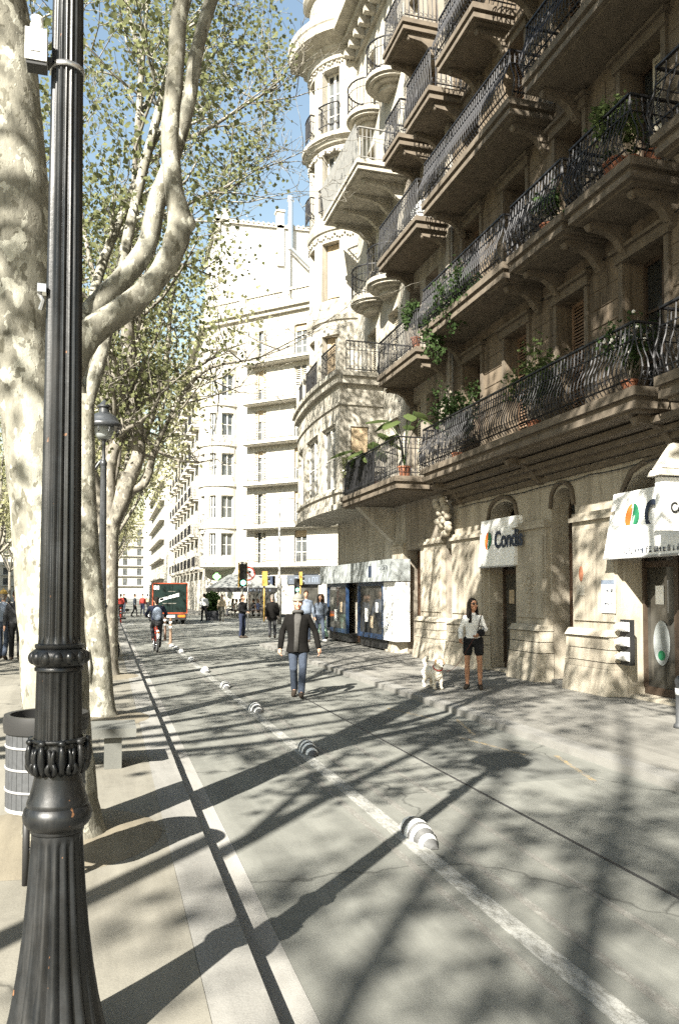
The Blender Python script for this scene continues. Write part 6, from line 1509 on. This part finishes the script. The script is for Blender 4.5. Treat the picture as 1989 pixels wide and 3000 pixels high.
# ------------------------------------------------------------------ truck
TR = thing('box_truck', 'dark green box truck with orange edged rear doors parked beyond the cyclist', 'truck', (3.35, 45.8, 0.0), 0.0)
q = MB(); q.box(-.92,.92,0.05,4.6,.62,2.30); q.build('box_body', 'truck_green', TR, False, False)
q = MB()
for a in ((-.98,-.92,-.02,.06,.62,2.36),(.92,.98,-.02,.06,.62,2.36),(-.92,.92,-.02,.06,2.30,2.36),(-.92,.92,-.02,.06,.62,.69)): q.box(*a)
q.build('door_frame', 'truck_orange', TR, False, False)
for s in (-1,1):
    q = MB(); q.box(min(s*.01,s*.91),max(s*.01,s*.91),0.0,.045,.70,2.29); o = q.build('rear_door', 'truck_green', TR, False, False)
    q = MB(); q.bar((s*.12,-.01,.75),(s*.12,-.01,2.25),.025); q.build('lock_bar', 'truck_green', o, False, False)
q = MB(); q.hexa([(-.55,-.012,1.34),(.5,-.012,1.60),(.5,-.001,1.60),(-.55,-.001,1.34),(-.55,-.012,1.48),(.5,-.012,1.78),(.5,-.001,1.78),(-.55,-.001,1.48)]); q.hexa([(-.6,-.012,1.26),(-.35,-.012,1.38),(-.35,-.001,1.38),(-.6,-.001,1.26),(-.58,-.012,1.46),(-.35,-.012,1.52),(-.35,-.001,1.52),(-.58,-.001,1.46)]); q.box(-.88,-.6,-.012,-.001,1.98,2.2); q.build('slanted_lettering_band', 'white', TR, False, False)
q = MB(); q.box(-.4,.35,-.012,-.001,1.18,1.22); q.box(-.1,.3,-.012,-.001,1.86,1.89); q.build('small_lettering', 'greyknit', TR, False, False)
q = MB(); q.box(-.93,.93,.0,.25,.28,.60); q.build('bumper', 'black_print', TR, False, False)
q = MB(); q.box(-.28,.28,-.012,-.001,.42,.54); q.build('number_plate', 'white', TR, False, False)
for s in (-1,1):
    q = MB(); q.box(min(s*.45,s*.85),max(s*.45,s*.85),-.015,-.001,.42,.55); q.build('tail_light', 'amber', TR, False, False)
    for yy in (.9, 5.2):
        q = MB(); q.torus((s*.8,yy,.34),(1,0,0),.24,.10,20,8); o = q.build('wheel', 'rubber', TR, True, False); q = MB(); q.caps((s*.8-.05,yy,.34),(s*.8+.05,yy,.34),.16,.16,12); q.build('hub', 'chrome', o, True, False)
q = MB(); q.box(-.85,.85,4.7,6.1,.5,1.95); q.build('cab', 'truck_green', TR, False, False); q = MB(); q.box(-.4,.4,.3,5.8,.45,.61); q.build('chassis', 'black_print', TR, False, False)

# ------------------------------------------------------------------ scooter
SC = thing('scooter', 'black scooter with white wheel disc parked behind the trees at the kerb', 'scooter', (0.17, 20.4, 0.13), 0.35)
for yy in (0.0, 1.25):
    q = MB(); q.torus((0,yy,.26),(1,0,0),.20,.06,26,8); o = q.build('wheel', 'rubber', SC, True, False); q = MB(); q.caps((-.03,yy,.26),(.03,yy,.26),.12,.12,14); q.build('rim', 'chrome', o, True, False)
q = MB(); q.caps((0,1.0,.55),(0,.55,.62),.15,.17); q.caps((0,1.2,.55),(0,.8,.7),.12,.14); q.caps((0,.5,.33),(0,.15,.35),.14,.12); q.caps((0,.15,.4),(0,.05,.95),.15,.12); q.caps((0,.02,.45),(0,.0,.50),.09,.09); remesh(q.build('body', 'black_print', SC, True, False), 0.025, 3)
q = MB(); q.ball((0,.85,.82),(.14,.38,.08),14,8); q.build('seat', 'rubber', SC, True, False)
q = MB(); q.tube([(-.33,.14,1.02),(0,.05,1.0),(.33,.14,1.02)], .018, 8); q.build('handlebar', 'rubber', SC, True, False)
for s in (-1,1):
    q = MB(); q.caps((s*.25,.1,1.02),(s*.33,.08,1.2),.008,.008,6); q.ball((s*.34,.08,1.23),(.06,.015,.04),10,6); q.build('mirror', 'rubber', SC, True, False)
q = MB(); q.ball((0,-.06,.86),(.07,.04,.06),10,7); q.build('headlight', 'chrome', SC, True, False)

# ------------------------------------------------------------------ signals, signs, pole
def lens(mb, c, r, n=16): mb.add([(c[0]+r*math.cos(2*PI*k/n), c[1], c[2]+r*math.sin(2*PI*k/n)) for k in range(n)], [tuple(range(n))])
TL = thing('traffic_light', 'traffic light with the lowest lens lit green on a slim pole', 'traffic light', (5.35, 33.0, 0.13))
q = MB(); q.lathe([(0.055,0.13),(0.05,3.1)], 12, (5.35,33.0)); q.build('pole', 'chrome', TL, True)
q = MB(); q.box(5.20,5.50,32.72,32.92,2.05,2.99); hs = q.build('housing', 'black_print', TL)
q = MB(); q.box(5.17,5.199,32.74,32.95,2.02,3.02); q.box(5.501,5.53,32.74,32.95,2.02,3.02); q.box(5.17,5.53,32.74,32.95,3.021,3.05); q.build('housing_edge', 'yellow', TL)
for zz, m_ in ((2.83,'lens_off'),(2.52,'lens_off'),(2.21,'green_lit')):
    q = MB(); lens(q, (5.35,32.712,zz), .115); q.build('lens', m_, hs)
RS = thing('road_sign', 'round no right turn sign with red ring above a white plate', 'road sign', (5.78, 34.0, 0.13))
q = MB(); q.lathe([(0.035,0.13),(0.035,2.95)], 10, (5.78,34.05)); q.build('pole', 'chrome', RS, True)
q = MB(); n = 32; b = [(5.78+.30*math.cos(2*PI*k/n),34.0,2.62+.30*math.sin(2*PI*k/n)) for k in range(n)]; f_ = [(x,34.02,z) for x,y,z in b]
q.add(b+f_, [tuple(range(n)), tuple(reversed(range(n,2*n)))]+[(i,(i+1) % n,n+(i+1) % n,n+i) for i in range(n)]); o = q.build('sign_disc', 'white', RS)
q = MB(); q.torus((5.78,33.995,2.62),(0,1,0),.27,.03,32,6); q.build('red_ring', 'red', o, True)
q = MB(); q.bar((5.70,33.992,2.48),(5.70,33.992,2.66),.04,.006,(0,1,0)); q.bar((5.70,33.992,2.66),(5.83,33.992,2.69),.04,.006,(0,1,0)); q.add([(5.82,33.99,2.76),(5.92,33.99,2.70),(5.82,33.99,2.62)],[(0,1,2)]); q.build('turn_arrow', 'black_print', o)
q = MB(); q.bar((5.60,33.988,2.80),(5.96,33.988,2.44),.035,.004,(0,1,0)); q.build('red_bar', 'red', o)
q = MB(); q.box(5.60,5.96,33.99,34.01,2.04,2.28); q.build('plate', 'white', RS)
PL = thing('lamp_pole', 'thin tall grey pole with a short banner arm at the junction corner', 'pole', (9.45, 45.0, 0.0))
q = MB(); q.lathe([(0.13,0.0),(0.13,2.6),(0.08,2.7),(0.055,7.3)], 12, (9.45,45.0)); q.tube([(9.45,45,7.25),(9.9,45,7.28),(10.3,45,7.26)], .03, 8); q.build('pole', 'iron_grey', PL, True)
q = MB(); q.box(9.62,10.3,44.98,45.02,6.85,7.05); q.build('banner_panel', 'grey_plastic', PL)
def small_signal(x, y, z, label, w, side):
    t = thing('traffic_light', label, 'traffic light', (x,y,0.13)); q = MB(); q.lathe([(0.05,0.13),(0.05,z+.8)], 10, (x,y+.15)); q.build('pole', 'yellow', t, True)
    q = MB(); q.box(x-w,x+w,y-.12,y+.1,z,z+.85); hs = q.build('housing', 'yellow' if side else 'black_print', t)
    if not side:
        for dz, m_ in ((.62,'lens_off'),(.22,'green_lit')): q = MB(); lens(q, (x,y-.126,z+dz), w*.75); q.build('lens', m_, hs)
    else:
        for dz in (.7,.43,.15): q = MB(); q.tube([(x+w,y,z+dz),(x+w+.16,y,z+dz-.02)], .09, 10); q.build('visor', 'black_print', hs, True)
small_signal(8.75, 45.8, 2.2, 'yellow traffic light turned sideways on the pole beside the lamp pole', .14, True)
small_signal(10.3, 44.2, 1.75, 'small pedestrian signal showing green above the beanie man', .14, False)
small_signal(11.9, 50.0, 2.3, 'narrow yellow signal seen edge on before the far shopfronts', .08, True)
PC = thing('pharmacy_sign', 'lit green pharmacy cross sign at the corner of the bright house', 'shop sign', (8.6, 66.3, 2.9))
q = MB(); q.box(8.35,8.95,66.28,66.4,3.05,3.25); q.box(8.55,8.75,66.27,66.39,2.85,3.45); q.build('cross', 'cross_lit', PC); q = MB(); n = 24; q.tube([(8.65,66.42,3.15),(8.65,66.55,3.15)], .26, 24); q.build('round_back', 'cross_lit', PC); q = MB(); q.bar((8.65,66.5,3.15),(8.9,67.6,3.15),.06); q.build('arm', 'iron', PC)
# shop names across the junction
SD = Plane(FD.p(0,-0.02,0)[:2], (r2,-r2), (r2,r2))
NS = thing('shop_sign', 'dark shop sign with pale numerals behind the round road sign', 'shop sign', FD.p(5.8,0,2.5)); q = MB(); fbox(q, SD, 4.6, 7.0, -.12, 0.0, 2.35, 3.2); q.build('sign_board', 'navy_print', NS)
text('131', SD, 5.75, -.125, 2.78, .75, 'blueGrey', NS, 1, 1)
NS = thing('shop_sign', 'grey blue shop sign over the white shopfront behind the lamp pole', 'shop sign', FD.p(10,0,2.5)); q = MB(); fbox(q, SD, 8.4, 11.6, -.12, 0.0, 2.5, 3.25); q.build('sign_board', 'slate', NS)
q = MB(); scribble(q, SD, 8.7, 11.3, 2.65, .42, -.122, random.Random(12)); q.build('small_lettering', 'blueGrey', NS)
NS = thing('shop_sign', 'white shop sign with big dark letters left of the blue shop', 'shop sign', FD.p(14.2,0,2.5)); q = MB(); fbox(q, SD, 12.4, 15.6, -.12, 0.0, 1.7, 3.3); q.build('sign_board', 'white', NS)
q = MB(); scribble(q, SD, 12.7, 15.0, 2.5, .6, -.122, random.Random(13)); scribble(q, SD, 12.7, 14.6, 1.85, .45, -.122, random.Random(14)); q.build('small_lettering', 'navy_print', NS)
